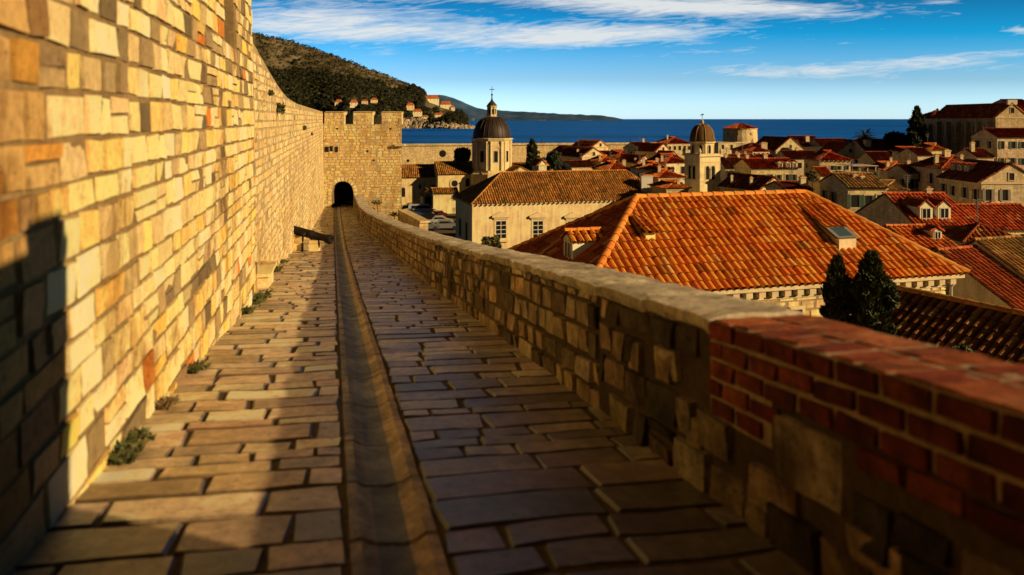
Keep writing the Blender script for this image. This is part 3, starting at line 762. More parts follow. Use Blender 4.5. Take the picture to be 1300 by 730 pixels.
def house(label,uL,vE,Y,uR,D,rot,rise,roof,wallc,cols,wf=(0,0),wl=(0,0),ch=(),wsize=(.7,1.1),wm='wall',rm='tile',name='stone_house',cat='house',base=None,group=None,arch=False,**kw):
    th=R(rot); A,L,ze=fit(uL,vE,Y,uR,th)
    Fr=Frame(A,th,0)
    c=Fr(L/2,D/2,0); zb=ground_z(c.x,c.y)-.5 if base is None else ze-base
    zb=min(zb,ze-3)
    far=Y>95
    t=empty(name,(c.x,c.y,zb),label,cat,group)
    kw.setdefault('pitch',.40 if far else .32); kw.setdefault('tl',.55 if far else .45); kw.setdefault('seg',2 if far else 3)
    r,R0,R1=block(t,Fr,L,D,ze,rise,zb,roof,wallc,cols,wm,rm,**kw)
    w,h=wsize; SH=random.choice([(.05,.09,.05),(.12,.07,.04),(.25,.22,.18),None,(.06,.1,.08)]) if Y<140 and not arch else None
    nx,nz=wf
    for j in range(nz):
        for i in range(nx):
            if random.random()<.08: continue
            simple_window(t,Fr(L*(i+.5)/nx+random.uniform(-.1,.1),0,ze-1.3-j*2.7),Fr.a,-Fr.b,w*random.uniform(.9,1.1),h*random.uniform(.9,1.1),jit((.62,.53,.4),.1),arch,'dark',SH)
    nx,nz=wl
    for j in range(nz):
        for i in range(nx):
            if random.random()<.08: continue
            simple_window(t,Fr(0,D*(i+.5)/nx+random.uniform(-.1,.1),ze-1.3-j*2.7),Fr.b*-1,-Fr.a,w*random.uniform(.9,1.1),h*random.uniform(.9,1.1),jit((.62,.53,.4),.1),arch,'dark',SH)
    if roof=='gy' and rise>1.2: simple_window(t,Fr(L/2,0,ze+rise*.3),Fr.a,-Fr.b,.5,.7)
    for s,rr,hh,ww in ch:
        if roof=='gy': zz=ze+rise*(1-abs(s-.5)*2)
        else: zz=ze+rise*(1-abs(rr-.5)*2)
        chimney(t,Fr(L*s,D*rr,zz),ww,hh,jit((.62,.52,.4),.15))
    if random.random()<.45 and roof!='flat':
        mb=MB(); p_=Fr(L*random.uniform(.3,.7),D*.5,ze+rise); hh=random.uniform(1.2,2.2); mb.tube([p_-Vector((0,0,.3)),p_+Vector((0,0,hh))],.035,(.12,.12,.12),5)
        for k_ in range(4): mb.tube([p_+Vector((-.35+.05*k_,0,hh-.12-.16*k_)),p_+Vector((.35-.05*k_,.1,hh-.12-.16*k_))],.025,(.12,.12,.12),4)
        mb.build('aerial',M['plain'],t)
    return t,Fr,L,ze
def dormer(root,P,f,w,h,dep,cols,wallc=(.75,.68,.55),roof='gable',pane='glass',slopez=0.0,rise=.3):
    """Dormer whose front sill centre is P, facing the unit vector f; runs back into the roof."""
    P=Vector(P); f=Vector(f).normalized(); ax=Vector((-f.y,f.x,0)); up=Vector((0,0,1))
    mb=MB(); o=P-ax*w/2-up*.3
    q=lambda x,d,z:P+ax*x-f*d+up*z
    mb.face([q(-w/2,0,-.3),q(w/2,0,-.3),q(w/2,0,h),q(0,0,h+rise),q(-w/2,0,h)],wallc)
    mb.face([q(w/2,0,-.3),q(w/2,dep,-.3),q(w/2,dep,h),q(w/2,0,h)],wallc)
    mb.face([q(-w/2,dep,-.3),q(-w/2,0,-.3),q(-w/2,0,h),q(-w/2,dep,h)],wallc)
    d=mb.build('dormer',M['plaster'],root)
    mb=MB(); v=.1
    tiled_face(mb,q(w/2+v,-v,h-.05),q(w/2+v,dep,h-.05),q(0,-v,h+rise+.04),q(0,dep,h+rise+.04),.24,.4,4,cols)
    tiled_face(mb,q(-w/2-v,dep,h-.05),q(-w/2-v,-v,h-.05),q(0,dep,h+rise+.04),q(0,-v,h+rise+.04),.24,.4,4,cols)
    caps(mb,q(0,-v,h+rise+.05),q(0,dep,h+rise+.05),.09,.4,cols)
    mb.build('dormer_roof',M['tile'],d)
    ww,hh=w*.62,h*.78
    mb=MB(); mb.face([q(-ww/2,-.012,h*.08),q(ww/2,-.012,h*.08),q(ww/2,-.012,h*.08+hh),q(-ww/2,-.012,h*.08+hh)],(.02,.02,.02)); mb.build('pane',M[pane],d)
    mb=MB()
    for x in(-ww/2-.04,-.025,ww/2-.01): mb.obox(q(x,-.03,h*.05),ax*.05,-f*.02,up*(hh+.08),(.7,.63,.5))
    for z in(h*.05,h*.05+hh): mb.obox(q(-ww/2-.04,-.033,z),ax*(ww+.08),-f*.02,up*.05,(.7,.63,.5))
    mb.build('window_frame',M['plain'],d)
    return d

# ------------------------------------------------ orange-roofed house beyond the parapet
th=R(16); o=.35
Fr=Frame((2.16,24),th,0)
L,D,ze,rise=14.6,8.6,-5.5,2.56
t=empty('stone_house',Fr(L/2,D/2,-15.5),'large stone house with a bright orange hipped tile roof just beyond the parapet','house')
mb=MB()
eL,eR=3.78,3.54
c=[Fr(0,0,ze),Fr(L,0,ze),Fr(L,D,ze),Fr(0,D,ze)]; R0,R1=Fr(eL,D/2,ze+rise),Fr(L-eR,D/2,ze+rise)
OR=[(.50,.185,.036),(.52,.20,.042),(.47,.155,.03),(.50,.19,.05),(.43,.13,.03),(.54,.23,.06)]
tiled_face(mb,c[0],c[1],R0,R1,.27,.42,6,OR,0,.43)
tiled_face(mb,c[3],c[0],R0,R0,.27,.42,6,[(.24,.065,.026),(.2,.05,.022),(.28,.085,.035)],0,.43)  # darker copy of the tile colours, shade of this hip painted in
tiled_face(mb,c[1],c[2],R1,R1,.30,.44,5,OR,0,.40)
tiled_face(mb,c[2],c[3],R1,R0,.30,.44,4,OR,0,.40)
for a_,b_ in((c[0],R0),(c[1],R1),(c[2],R1),(c[3],R0),(R0,R1)): caps(mb,a_,b_,.135,.44,[(.50,.19,.05),(.46,.17,.045),(.52,.23,.08)],8,.03)
mb.face([c[3],c[2],c[1],c[0]],(.2,.15,.1))
mb.build('roof',M['tile'],t)
mb=MB()
def stonesof(p0,ax,n,W,z0,z1,colf,hr=(.24,.34),lr=(.35,.7)):
    courses(mb,lambda s,h,d:p0+ax*s+n*d+Vector((0,0,h)),0,W,z0,z1,hr,lr,.012,colf,FS,.008,.01,None,.008)
hc=lambda y,h:jit(random.choice([(.68,.56,.33),(.64,.50,.28),(.70,.60,.40),(.62,.50,.32)]),.1)
stonesof(Fr(o,o,0),Fr.a,-Fr.b,L-2*o,-15.5,ze-.32,hc)
stonesof(Fr(o,D-o,0),-Fr.b,-Fr.a,D-2*o,-15.5,ze-.32,hc)
mb.build('masonry',M['farstone'],t)
mb=MB(); mb.obox(Fr(o,o,-15.5),Fr.a*(L-2*o),Fr.b*(D-2*o),(0,0,ze+15.5-.05),(.5,.4,.26)); mb.build('wall',M['mortar'],t)
mb=MB()
mb.obox(Fr(.05,.05,ze-.16),Fr.a*(L-.1),Fr.b*(D-.1),(0,0,.13),(.66,.56,.40))
k=28
for i in range(k+1):
    mb.obox(Fr(o+.05+i*(L-2*o-.3)/k,.12,ze-.38),Fr.a*.24,Fr.b*.26,(0,0,.218),jit((.62,.52,.36),.06))
k=16
for i in range(k+1):
    mb.obox(Fr(.12,o+.05+i*(D-2*o-.3)/k,ze-.38),Fr.a*.26,Fr.b*.24,(0,0,.218),jit((.62,.52,.36),.06))
mb.obox(Fr(o-.05,o-.05,ze-.50),Fr.a*(L-2*o+.1),Fr.b*(D-2*o+.1),(0,0,.115),(.64,.54,.38))
mb.build('cornice',M['trim'],t)
mb=MB(); p=Fr(L-o-.1,.2,ze-.15); mb.tube([p+Vector((0,-.0,0)),p+Vector((.02,.0,-.25)),Fr(L-o-.1,.27,ze-.5),Fr(L-o-.1,.27,-15)],.06,(.6,.58,.52),8); mb.build('downpipe',M['plain'],t,True)
# dormer on the shaded hip, vent and skylight on the front slope
s,r=.8,3.50
dormer(t,Fr(s,r,ze+.706*s+.02),-Fr.a,.92,.72,2.3,OR,(.62,.60,.56),rise=.22)
s,r=3.3,2.13; z=ze+.621*r
mb=MB(); q=lambda x,y,zz:Fr(s+x,r+y,z+zz)
mb.obox(q(-.18,0,-.1),Fr.a*.36,Fr.b*.8,(0,0,.36),(.74,.58,.25)); v=mb.build('roof_vent',M['plaster'],t)
mb=MB(); tiled_face(mb,q(-.3,-.16,.30),q(.3,-.16,.30),q(-.3,1.0,.72),q(.3,1.0,.72),.2,.4,5,OR); mb.face([q(.3,-.16,.29),q(-.3,-.16,.29),q(-.3,1.0,.71),q(.3,1.0,.71)],(.3,.12,.05)); mb.build('vent_roof',M['tile'],v)
s,r=10.62,1.30; z=ze+.621*r
mb=MB(); w=.72
for x in(-w/2,w/2):
    f=[q(x,0,-.1),q(x,2.3,1.30),q(x,2.3,1.44),q(x,0,.42)]
    mb.face(f if x>0 else f[::-1],(.46,.40,.32))
mb.face([q(-w/2,0,-.1),q(w/2,0,-.1),q(w/2,0,.42),q(-w/2,0,.42)],(.6,.52,.4))
v=mb.build('skylight_dormer',M['plaster'],t)
zt=lambda y:.43+.44*y
mb=MB(); tiled_face(mb,q(-w/2-.12,.66,zt(.66)),q(w/2+.12,.66,zt(.66)),q(-w/2-.12,2.5,zt(2.5)),q(w/2+.12,2.5,zt(2.5)),.22,.4,5,OR); mb.face([q(-w/2-.12,-.02,zt(0)-.02),q(w/2+.12,-.02,zt(0)-.02),q(w/2+.12,2.5,zt(2.5)-.02),q(-w/2-.12,2.5,zt(2.5)-.02)],(.3,.2,.12)); mb.build('dormer_roof',M['tile'],v)
m_,nt_,b_=new_mat('skylight_glass'); b_.inputs['Base Color'].default_value=(.06,.11,.15,1); b_.inputs['Roughness'].default_value=.1; M['sky_glass']=m_
mb=MB(); mb.face([q(-w/2+.05,.05,zt(.05)+.03),q(w/2-.05,.05,zt(.05)+.03),q(w/2-.05,.58,zt(.58)+.03),q(-w/2+.05,.58,zt(.58)+.03)],(.05,.08,.1))
mb.build('skylight_pane',M['sky_glass'],v)
mb=MB()
for x0,x1,y0,y1 in((-w/2-.08,-w/2+.05,-.06,.66),(w/2-.05,w/2+.08,-.06,.66),(-w/2+.05,w/2-.05,-.06,.05),(-w/2+.05,w/2-.05,.58,.66)):
    mb.face([q(x0,y0,zt(y0)+.05),q(x1,y0,zt(y0)+.05),q(x1,y1,zt(y1)+.05),q(x0,y1,zt(y1)+.05)],(.26,.25,.24))
mb.build('skylight_frame',M['plain'],v)
simple_window(t,Fr(7.6,o,ze-1.55),Fr.a,-Fr.b,.8,1.3,(.7,.58,.38))
simple_window(t,Fr(4.2,o,ze-1.55),Fr.a,-Fr.b,.8,1.3,(.7,.58,.38))

# ------------------------------------------------ palace with the long brown roof
K=1.45; th=R(15); A=(-3.29*K,65.0*K); Fr=Frame(A,th,0); L,D,ze,rise,zb=17.6*K,7.2*K,-7.0*K,2.25*K,-19
t=empty('palace',Fr(L/2,D/2,zb),'long pale stone palace with a brown hipped tile roof and pedimented windows','palace')
block(t,Fr,L,D,ze,rise,zb,'hip',(.66,.54,.34),BROWN,'plaster','oldtile',pitch=.30,tl=.55,seg=4,eL=3.4*K,eR=2.4*K,ov=.15,dent=.6)
for uu in (636,683,727):
    k=(uu-UC)/FPX; s=(k*Fr.A.y-Fr.A.x)/(Fr.a.x-k*Fr.a.y); P=Fr(s,0,0); P.z=-(291.5-VH)/FPX*P.y
    f=window(t,P,Fr.a,-Fr.b,.86*K,1.42*K,'trim',(.70,.58,.38),.22,(1,3))
    mb=MB(); ax,n,up=Fr.a*K,-Fr.b*K,Vector((0,0,K))
    mb.obox(P+ax*-.78+up*1.02+n*.22,ax*1.56,n*-.22,up*.105,(.66,.54,.36))
    mb.obox(P+ax*-.62+up*.87+n*.12,ax*1.24,n*-.12,up*.15,(.68,.56,.38))
    a3=[P+ax*x+up*z for x,z in((-.8,1.125),(.8,1.125),(.8,1.19),(0,1.5),(-.8,1.19))]
    mb.face([p+n*.2 for p in a3],(.68,.56,.37)); mb.face([a3[2]+n*.2,a3[2],a3[3],a3[3]+n*.2],(.6,.5,.35)); mb.face([a3[3]+n*.2,a3[3],a3[4],a3[4]+n*.2],(.6,.5,.35))
    mb.face([a3[0]+n*.2,a3[0],a3[1],a3[1]+n*.2],(.6,.5,.35))
    mb.build('pediment',M['trim'],f); mb=MB()
    mb.obox(P+ax*-.66+up*-1.0+n*.2,ax*1.32,n*-.2,up*.12,(.66,.54,.36)); mb.build('sill',M['trim'],f)
for s in (2.2*K,5.0*K): simple_window(t,Fr(0,s,ze-2.6*K),-Fr.b,-Fr.a,.8*K,1.5*K,(.5,.42,.32))
chimney(t,at(820.5,236,70.2*K),1.0*K,.85*K,(.86,.82,.74),.95*K)
# ------------------------------------------------ domed church
t=empty('domed_church',at(620,262,150),'baroque domed church with an octagonal drum and brown roofs','church')
st=(.66,.54,.34)
def blk(uL,vE,Y,uR,D,rot,rise,roof,zb,**kw):
    A,L,ze=fit(uL,vE,Y,uR,R(rot)); Fr=Frame(A,R(rot),0)
    block(t,Fr,L,D,ze,rise,zb,roof,st,BROWN,'plaster','oldtile',pitch=.36,tl=.6,seg=3,**kw); return Fr,L,ze
Fr1,L1,z1=blk(556,221,150,612,7,14,2.1,'gx',-18)
def onwall(Fr,u): k=(u-UC)/FPX; return (k*Fr.A.y-Fr.A.x)/(Fr.a.x-k*Fr.a.y)
s=onwall(Fr1,577); P=Fr1(s,0,0); P.z=-(233-VH)/FPX*P.y
mb=MB(); mb.lathe(P-Fr1.b*-.02,[(.95,0),(.95,.12),(.62,.12),(.62,.0)],(.6,.5,.34),20,-Fr1.b,(0,0,1),0,False); f=mb.build('round_window',M['trim'],t)
mb=MB(); mb.lathe(P,[(.62,0),(.0,.03)],(.01,.01,.01),20,-Fr1.b,(0,0,1),0,False); mb.build('pane',M['dark'],f)
P=Fr1(onwall(Fr1,593.5),0,0); P.z=-(231.5-VH)/FPX*P.y; simple_window(t,P,Fr1.a,-Fr1.b,.75,1.6,(.6,.5,.34),True)
Fr2,L2,z2=blk(490,225,151.6,553,7,10,2.1,'gx',-18)
for u,v,w,h,ar in((512,244,.7,1.8,True),(533,237,.35,.8,False),(550,239,.6,1.2,True)):
    P=Fr2(onwall(Fr2,u),0,0); P.z=-(v-VH)/FPX*P.y; simple_window(t,P,Fr2.a,-Fr2.b,w,h,(.6,.5,.34),ar)
Fr3,L3,z3=blk(550,246,141,582,5,12,.75,'gx',-18)
Fr4,L4,z4=blk(612,222,149,652,8,14,1.7,'gx',-18)
Fr5,L5,z5=blk(650,219,147,673,8,14,.95,'gy',-18)
# annex porch with an arch
Fr6,L6,z6=blk(537,248,143,550,5,12,.9,'gy',-18)
P=Fr6(L6*.5,0,0); P.z=z6-.9; simple_window(t,P,Fr6.a,-Fr6.b,1.1,2.2,(.55,.46,.32),True)
DC=at(624.5,200,153); DC.z=0
mb=MB(); zA,zB=-9.6,-4.15
rO=3.75; a0=R(14+22.5)
mb.lathe((DC.x,DC.y,0),[(rO+.9,-12.5),(rO+.9,zA-.9),(rO+.35,zA-.55),(rO+.35,zA-.25),(rO,zA-.2),(rO,zB)],st,8,a0=a0)
mb.build('drum',M['plaster'],t)
mb=MB()
mb.lathe((DC.x,DC.y,0),[(rO,zB-.1),(rO+.25,zB+.02),(rO+.3,zB+.18),(rO+.42,zB+.28),(rO+.42,zB+.42),(rO,zB+.5)],(.68,.57,.38),8,a0=a0)
for i in range(8):
    a=a0+i*math.pi/4
    for da in(-.11,.11):
        x,y=DC.x+math.cos(a+da)*(rO*.985-.0),DC.y+math.sin(a+da)*(rO*.985)
        mb.lathe((x,y,0),[(.24,zA-.2),(.24,zA+.1),(.19,zA+.15),(.17,zB-.55),(.25,zB-.4),(.25,zB-.12)],(.68,.57,.38),8)
mb.build('pilasters',M['trim'],t)
for i in range(8):
    a=a0+math.pi/8+i*math.pi/4; n=Vector((math.cos(a),math.sin(a),0)); ax=Vector((-n.y,n.x,0)); ap=rO*math.cos(math.pi/8)
    P=DC+n*ap; P.z=(zA+zB)/2-.3
    f=simple_window(t,P,ax,n,.75,2.1,(.62,.52,.36))
    mb=MB(); # blind arch
    for k in range(8):
        b0,b1=math.pi*k/8,math.pi*(k+1)/8; r0,r1=.98,1.2
        q_=lambda r,b:P+ax*(math.cos(b)*r)+Vector((0,0,.95+math.sin(b)*r))+n*.1
        mb.face([q_(r0,b0),q_(r1,b0),q_(r1,b1),q_(r0,b1)],(.68,.57,.38))
    mb.build('arch_moulding',M['trim'],f)
mb=MB(); rD=3.6; prof=[(rD,zB+.45),(rD+.03,zB+.75)]
for i in range(1,10):
    a=math.pi/2*i/10; prof.append((rD*math.cos(a)**.92+.0,zB+.75+4.0*math.sin(a)))
mb.lathe((DC.x,DC.y,0),prof,(.05,.028,.018),48)
for i in range(24):
    a=2*math.pi*i/24+a0
    mb.tube([(DC.x+math.cos(a)*(r+.03),DC.y+math.sin(a)*(r+.03),z) for r,z in prof],.05,(.075,.045,.03),4)
M['lead']=attr_mat('dome_sheet',.55,.4,(.8,.3),(3,.3),None); mb.build('dome',M['lead'],t,True)
zl=zB+4.55
mb=MB(); mb.lathe((DC.x,DC.y,0),[(1.15,zl-.35),(1.15,zl+.1),(.95,zl+.15),(.85,zl+.3),(.82,zl+1.85),(1.05,zl+1.95),(1.1,zl+2.15),(.8,zl+2.2)],st,8,a0=a0)
for i in range(8):
    a=a0+i*math.pi/4; mb.lathe((DC.x+math.cos(a)*.85,DC.y+math.sin(a)*.85,0),[(.13,zl+.25),(.1,zl+1.8),(.16,zl+1.9)],(.68,.57,.38),6)
ln=mb.build('lantern',M['trim'],t)
for i in range(8):
    a=a0+math.pi/8+i*math.pi/4; n=Vector((math.cos(a),math.sin(a),0)); ax=Vector((-n.y,n.x,0)); P=DC+n*(.84*math.cos(math.pi/8)+.01)
    mb=MB(); mb.face([P+ax*-.17+Vector((0,0,zl+.5)),P+ax*.17+Vector((0,0,zl+.5)),P+ax*.17+Vector((0,0,zl+1.55)),P+ax*-.17+Vector((0,0,zl+1.55))],(.02,.02,.02)); mb.build('pane',M['dark'],ln)
mb=MB(); mb.lathe((DC.x,DC.y,0),[(1.02,zl+2.18),(.85,zl+2.45),(.55,zl+2.8),(.28,zl+3.1),(.14,zl+3.5),(.09,zl+4.1),(.2,zl+4.25),(.2,zl+4.4),(.04,zl+4.5)],(.06,.04,.028),12); mb.build('lantern_cap',M['lead'],t,True)
mb=MB(); z0=zl+4.4; mb.box(DC.x-.05,DC.x+.05,DC.y-.05,DC.y+.05,z0,z0+1.5,(.05,.04,.03)); mb.box(DC.x-.5,DC.x+.5,DC.y-.04,DC.y+.04,z0+.85,z0+.97,(.05,.04,.03)); mb.build('cross',M['iron'],t)
# ------------------------------------------------ bell tower
Yt=110; th=R(24); A=at(888.5,245,Yt); Fr=Frame((A.x,A.y),th,0); S=3.55
zz=lambda v:-(v-VH)/FPX*(Yt+1)
t=empty('bell_tower',Fr(S/2,S/2,-17),'slender stone bell tower with a ribbed dome and paired arched openings','tower')
st2=(.66,.56,.38)
mb=MB(); mb.obox(Fr(0,0,-17.5),Fr.a*S,Fr.b*S,(0,0,zz(198)+17.5),st2); mb.build('shaft',M['plaster'],t)
mb=MB()
for v,k,hh in((230,.1,.16),(198.5,.25,.22),(206,.06,.1)):
    mb=MB(); mb.obox(Fr(-k,-k,zz(v)),Fr.a*(S+2*k),Fr.b*(S+2*k),(0,0,hh),(.68,.58,.4)); mb.build('string_course',M['trim'],t)
mb=MB(); zb_=zz(198)+.1
for x0,x1,y0,y1 in((0,S,-.15,.05),(0,S,S-.05,S+.15),(-.15,.05,0.05,S-.05),(S-.05,S+.15,0.05,S-.05)): mb.obox(Fr(x0,y0,zb_),Fr.a*(x1-x0),Fr.b*(y1-y0),(0,0,.22),(.68,.58,.4))
for x,y in((-.05,-.05),(S+.05,-.05),(S+.05,S+.05),(-.05,S+.05)):
    p=Fr(x,y,0); mb.lathe((p.x,p.y,0),[(.2,zb_+.1),(.2,zb_+.45),(.28,zb_+.55),(.1,zb_+.95),(.02,zb_+1.05)],(.68,.58,.4),8)
mb.build('tower_parapet',M['trim'],t)
cx=Fr(S/2,S/2,0); rb=1.72; a0=th+math.pi/8
mb=MB(); mb.lathe((cx.x,cx.y,0),[(rb,zz(198)),(rb,zz(182.5)),(rb+.2,zz(181.5)),(rb+.22,zz(180)),(rb-.1,zz(179.5))],st2,8,a0=a0); mb.build('belfry',M['plaster'],t)
for i in range(8):
    a=a0+math.pi/8+i*math.pi/4; n=Vector((math.cos(a),math.sin(a),0)); ax=Vector((-n.y,n.x,0)); P=cx+n*rb*math.cos(math.pi/8); P.z=zz(189.5)
    simple_window(t,P,ax,n,.42,1.15,(.62,.52,.36),True)
for n,ax,o_ in((-Fr.b,Fr.a,Fr(S/2,0,0)),(-Fr.a,-Fr.b,Fr(0,S/2,0))):
    for dx in(-.48,.48):
        P=o_+ax*dx; P.z=zz(219); simple_window(t,P,ax,n,.62,1.9,(.62,.52,.36),True)
    P=o_.copy(); P.z=zz(219)
    mb=MB(); q_=P+n*.1; mb.lathe((q_.x,q_.y,0),[(.11,P.z-.95),(.08,P.z-.8),(.08,P.z+.4),(.14,P.z+.55)],(.7,.6,.42),8); mb.build('colonnette',M['trim'],t)
mb=MB(); h0=zz(180); hd=zz(157.5)-h0
prof=[(rb+.02,h0),(rb+.06,h0+.25)]+[(1.72*math.cos(x)**.8,h0+.25+(hd-.25)*math.sin(x)) for x in [math.pi/2*i/9 for i in range(1,9)]]+[(.22,h0+hd)]
mb.lathe((cx.x,cx.y,0),prof,(.13,.08,.038),32)
for i in range(8):
    a=a0+i*math.pi/4; mb.tube([(cx.x+math.cos(a)*(r+.02),cx.y+math.sin(a)*(r+.02),z) for r,z in prof],.07,(.26,.18,.1),5)
mb.build('dome',M['farstone'],t,True)
mb=MB(); mb.lathe((cx.x,cx.y,0),[(.24,h0+hd-.1),(.2,h0+hd+.15),(.28,h0+hd+.3),(.12,h0+hd+.55),(.03,h0+hd+.7),(.03,h0+hd+1.0)],(.5,.42,.3),10); mb.build('finial',M['trim'],t,True)
mb=MB(); z0=h0+hd+.9; mb.box(cx.x-.03,cx.x+.03,cx.y-.03,cx.y+.03,z0,z0+.6,(.04,.03,.03)); mb.obox((cx.x-.25,cx.y-.02,z0+.3),(.5,0,.12),(0,.04,0),(0,0,.14),(.04,.03,.03)); mb.build('weather_vane',M['iron'],t)
# ------------------------------------------------ harbour wall
t=empty('harbour_wall',(2,215,-17),'long plain pale sea wall closing off the harbour side of the town','wall')
mb=MB(); a=Vector((-45,205,-20)); b2=Vector((48,222,-20)); d=(b2-a)
mb.obox(a,d,Vector((-.5,3,0)),(0,0,12.9),(.60,.49,.33)); mb.build('wall',M['wall'],t)
mb=MB(); mb.obox(a+Vector((.05,-.3,12.9)),d,Vector((-.1,.7,0)),(0,0,.55),(.58,.48,.33)); mb.build('wall_parapet',M['wall'],t)
mb=MB(); n=Vector((d.y,-d.x,0)).normalized()
for u,v,r in((562,195,.95),(518,204,.4),(577,204,.35)):
    k=(u-UC)/FPX; s=(k*a.y-a.x)/(d.x-k*d.y); P=a+d*s; P.z=-(v-VH)/FPX*P.y
    mb.lathe(P+n*.02,[(r,0),(0,.01)],(.01,.01,.01),14,n,(0,0,1),0,False)
mb.build('wall_opening',M['dark'],t)
mb=MB()
for k in range(14):
    s=random.random(); P=a+d*s+Vector((0,-.25,13.4)); mb.lathe(P,[(.12,0),(.16,.3),(.1,.9),(.12,1.1),(.0,1.3)],(.05,.05,.06),6) if k%3==0 else None
mb.build('wall_finial',M['plain'],t)
# ------------------------------------------------ round fort
t=empty('round_fort',at(940,196,262),'round stone fort tower with a low red conical roof above the rooftops','fort')
cf=at(939.5,170,266); cf.z=0
z=lambda v:-(v-VH)/FPX*261
mb=MB(); rr=5.55; mb.lathe((cf.x,cf.y,0),[(rr+.5,-19),(rr+.15,z(176)),(rr,z(164.5)),(rr+.25,z(164)),(rr+.25,z(163.2))],(.58,.48,.33),24,a0=.1); mb.build('wall',M['farstone'],t)
mb=MB()
for i in range(12):
    a=.1+2*math.pi*i/12; b_=.1+2*math.pi*(i+1)/12; rq=rr+.4
    tiled_face(mb,(cf.x+math.cos(a)*rq,cf.y+math.sin(a)*rq,z(163.2)),(cf.x+math.cos(b_)*rq,cf.y+math.sin(b_)*rq,z(163.2)),(cf.x,cf.y,z(156)),(cf.x,cf.y,z(156)),.45,.6,2,RED)
mb.build('roof',M['tile'],t)
for a in(-1.2,-2.0,-2.6):
    n=Vector((math.cos(a),math.sin(a),0)); P=cf+n*(rr+.08); P.z=z(170); simple_window(t,P,Vector((-n.y,n.x,0)),n,.4,.6)
# ------------------------------------------------ the town's houses
W1=(.62,.51,.34); W2=(.66,.56,.40); W3=(.55,.47,.36); W4=(.74,.68,.56); W5=(.50,.41,.30)
DK=[(.20,.05,.025),(.17,.045,.025),(.23,.06,.03),(.15,.04,.02)]
GT='stone houses of the old town'
def H(label,*a,**k): return house(label,*a,group=GT,**k)
# label, uL, vEave, Y, uR, depth, rot, rise, roof, wall, tiles, windows front/left, chimneys
t,f,L,ze=H('house with a red roof and two white gabled dormers, beyond the orange roof',1163,286,58,1241,8,6,1.9,'gx',W1,RED,(3,1),(2,2),((.75,.5,.35,.4),))
for uu in (1176,1199):
    k=(uu-UC)/FPX; y=.5; B=f(0,y,0); s=(k*B.y-B.x)/(f.a.x-k*f.a.y)
    dormer(t,f(s,y,ze+.04+y*1.9/4+.08),-f.b,1.0,.95,2.4,RED,(.80,.72,.56),rise=.42)
H('long low house with an unbroken dark red roof behind the lichen-covered roof',1216,291,62,1330,6.4,4,1.5,'gx',W2,RED,(6,1),(0,0),((.75,.6,.4,.5),))
t,f,L,ze=H('small house with a red gable roof tucked behind the right hip of the orange roof',1160,314,46,1213,5,7,.85,'gx',W3,TERRA,(2,1),(1,1),())
dormer(t,f(2.0,.7,ze+.3),-f.b,.55,.55,1.0,RED,(.8,.76,.7),rise=.15)
H('small shed with a near black roof in front of the long red roof',1225,306,54,1300,4,-4,.9,'hip',W5,DK,(2,1))
# big house with the lichen roof
th=R(20); Rg=Vector((21.7,40,0)); hd=4.6
Fr=Frame(Rg-Vector((-math.sin(th),math.cos(th),0))*hd,th,0)
t=empty('stone_house',Fr(4,4,-15),'house with a dull red tile roof and pale verge, meeting the taller lichen-spotted roof','house')
block(t,Fr,2.35,9.2,-9.0,2.3,-15,'gx',(.66,.6,.5),[(.30,.075,.035),(.26,.065,.03),(.34,.1,.05)],'plaster','tile',pitch=.27,tl=.42,seg=5)
t=empty('stone_house',Fr(9,4,-15),'house with a grey brown lichen-spotted tile roof and square chimney','house')
block(t,Frame(Fr(2.55,0,0),th,0),13,9.2,-8.75,2.42,-15,'gx',(.72,.66,.56),LICH,'plaster','oldtile',pitch=.27,tl=.42,seg=5)
chimney(t,Fr(7.2,3.6,-6.9),.55,1.25,(.66,.55,.40))
# dark roof right below the parapet
d=Vector((.49,-.87,0)).normalized(); dn=Vector((-.87,-.49,0)).normalized()
r0=Vector((11.9,25,-5.35)); r1=r0+d*10; e0=r0+dn*2.6-Vector((0,0,1.45)); e1=e0+d*10
g0=r0-dn*4+Vector((0,0,-2.1)); g1=g0+d*10
t=empty('stone_house',(13,20,-15),'house close below the brick parapet with a shaded brown tile roof','house')
mb=MB(); dark=[(.20,.09,.045),(.16,.07,.04),(.24,.12,.06),(.28,.17,.09),(.14,.06,.035)]
tiled_face(mb,e0,e1,r0,r1,.26,.42,5,dark); tiled_face(mb,g1,g0,r1,r0,.3,.45,3,dark); caps(mb,r0,r1,.13,.42,[(.3,.15,.07),(.34,.2,.1)])
mb.build('roof',M['oldtile'],t)
mb=MB(); i_=.3
c=[e0+d*i_-dn*i_,e1-d*i_-dn*i_,g1-d*i_+dn*i_,g0+d*i_+dn*i_]
for p,q in zip(c,c[1:]+c[:1]):
    zt=min(e0.z,g0.z)-.05; w=(q-p).length
    mb.face([Vector((p.x,p.y,-16)),Vector((q.x,q.y,-16)),Vector((q.x,q.y,zt)),Vector((p.x,p.y,zt))],(.5,.42,.3),[(0,0),(w,0),(w,8),(0,8)])
mb.face([c[0],c[3],r0+d*i_-Vector((0,0,.1))],(.5,.42,.3),[(0,0),(6,0),(3,2)])
mb.build('wall',M['wall'],t)
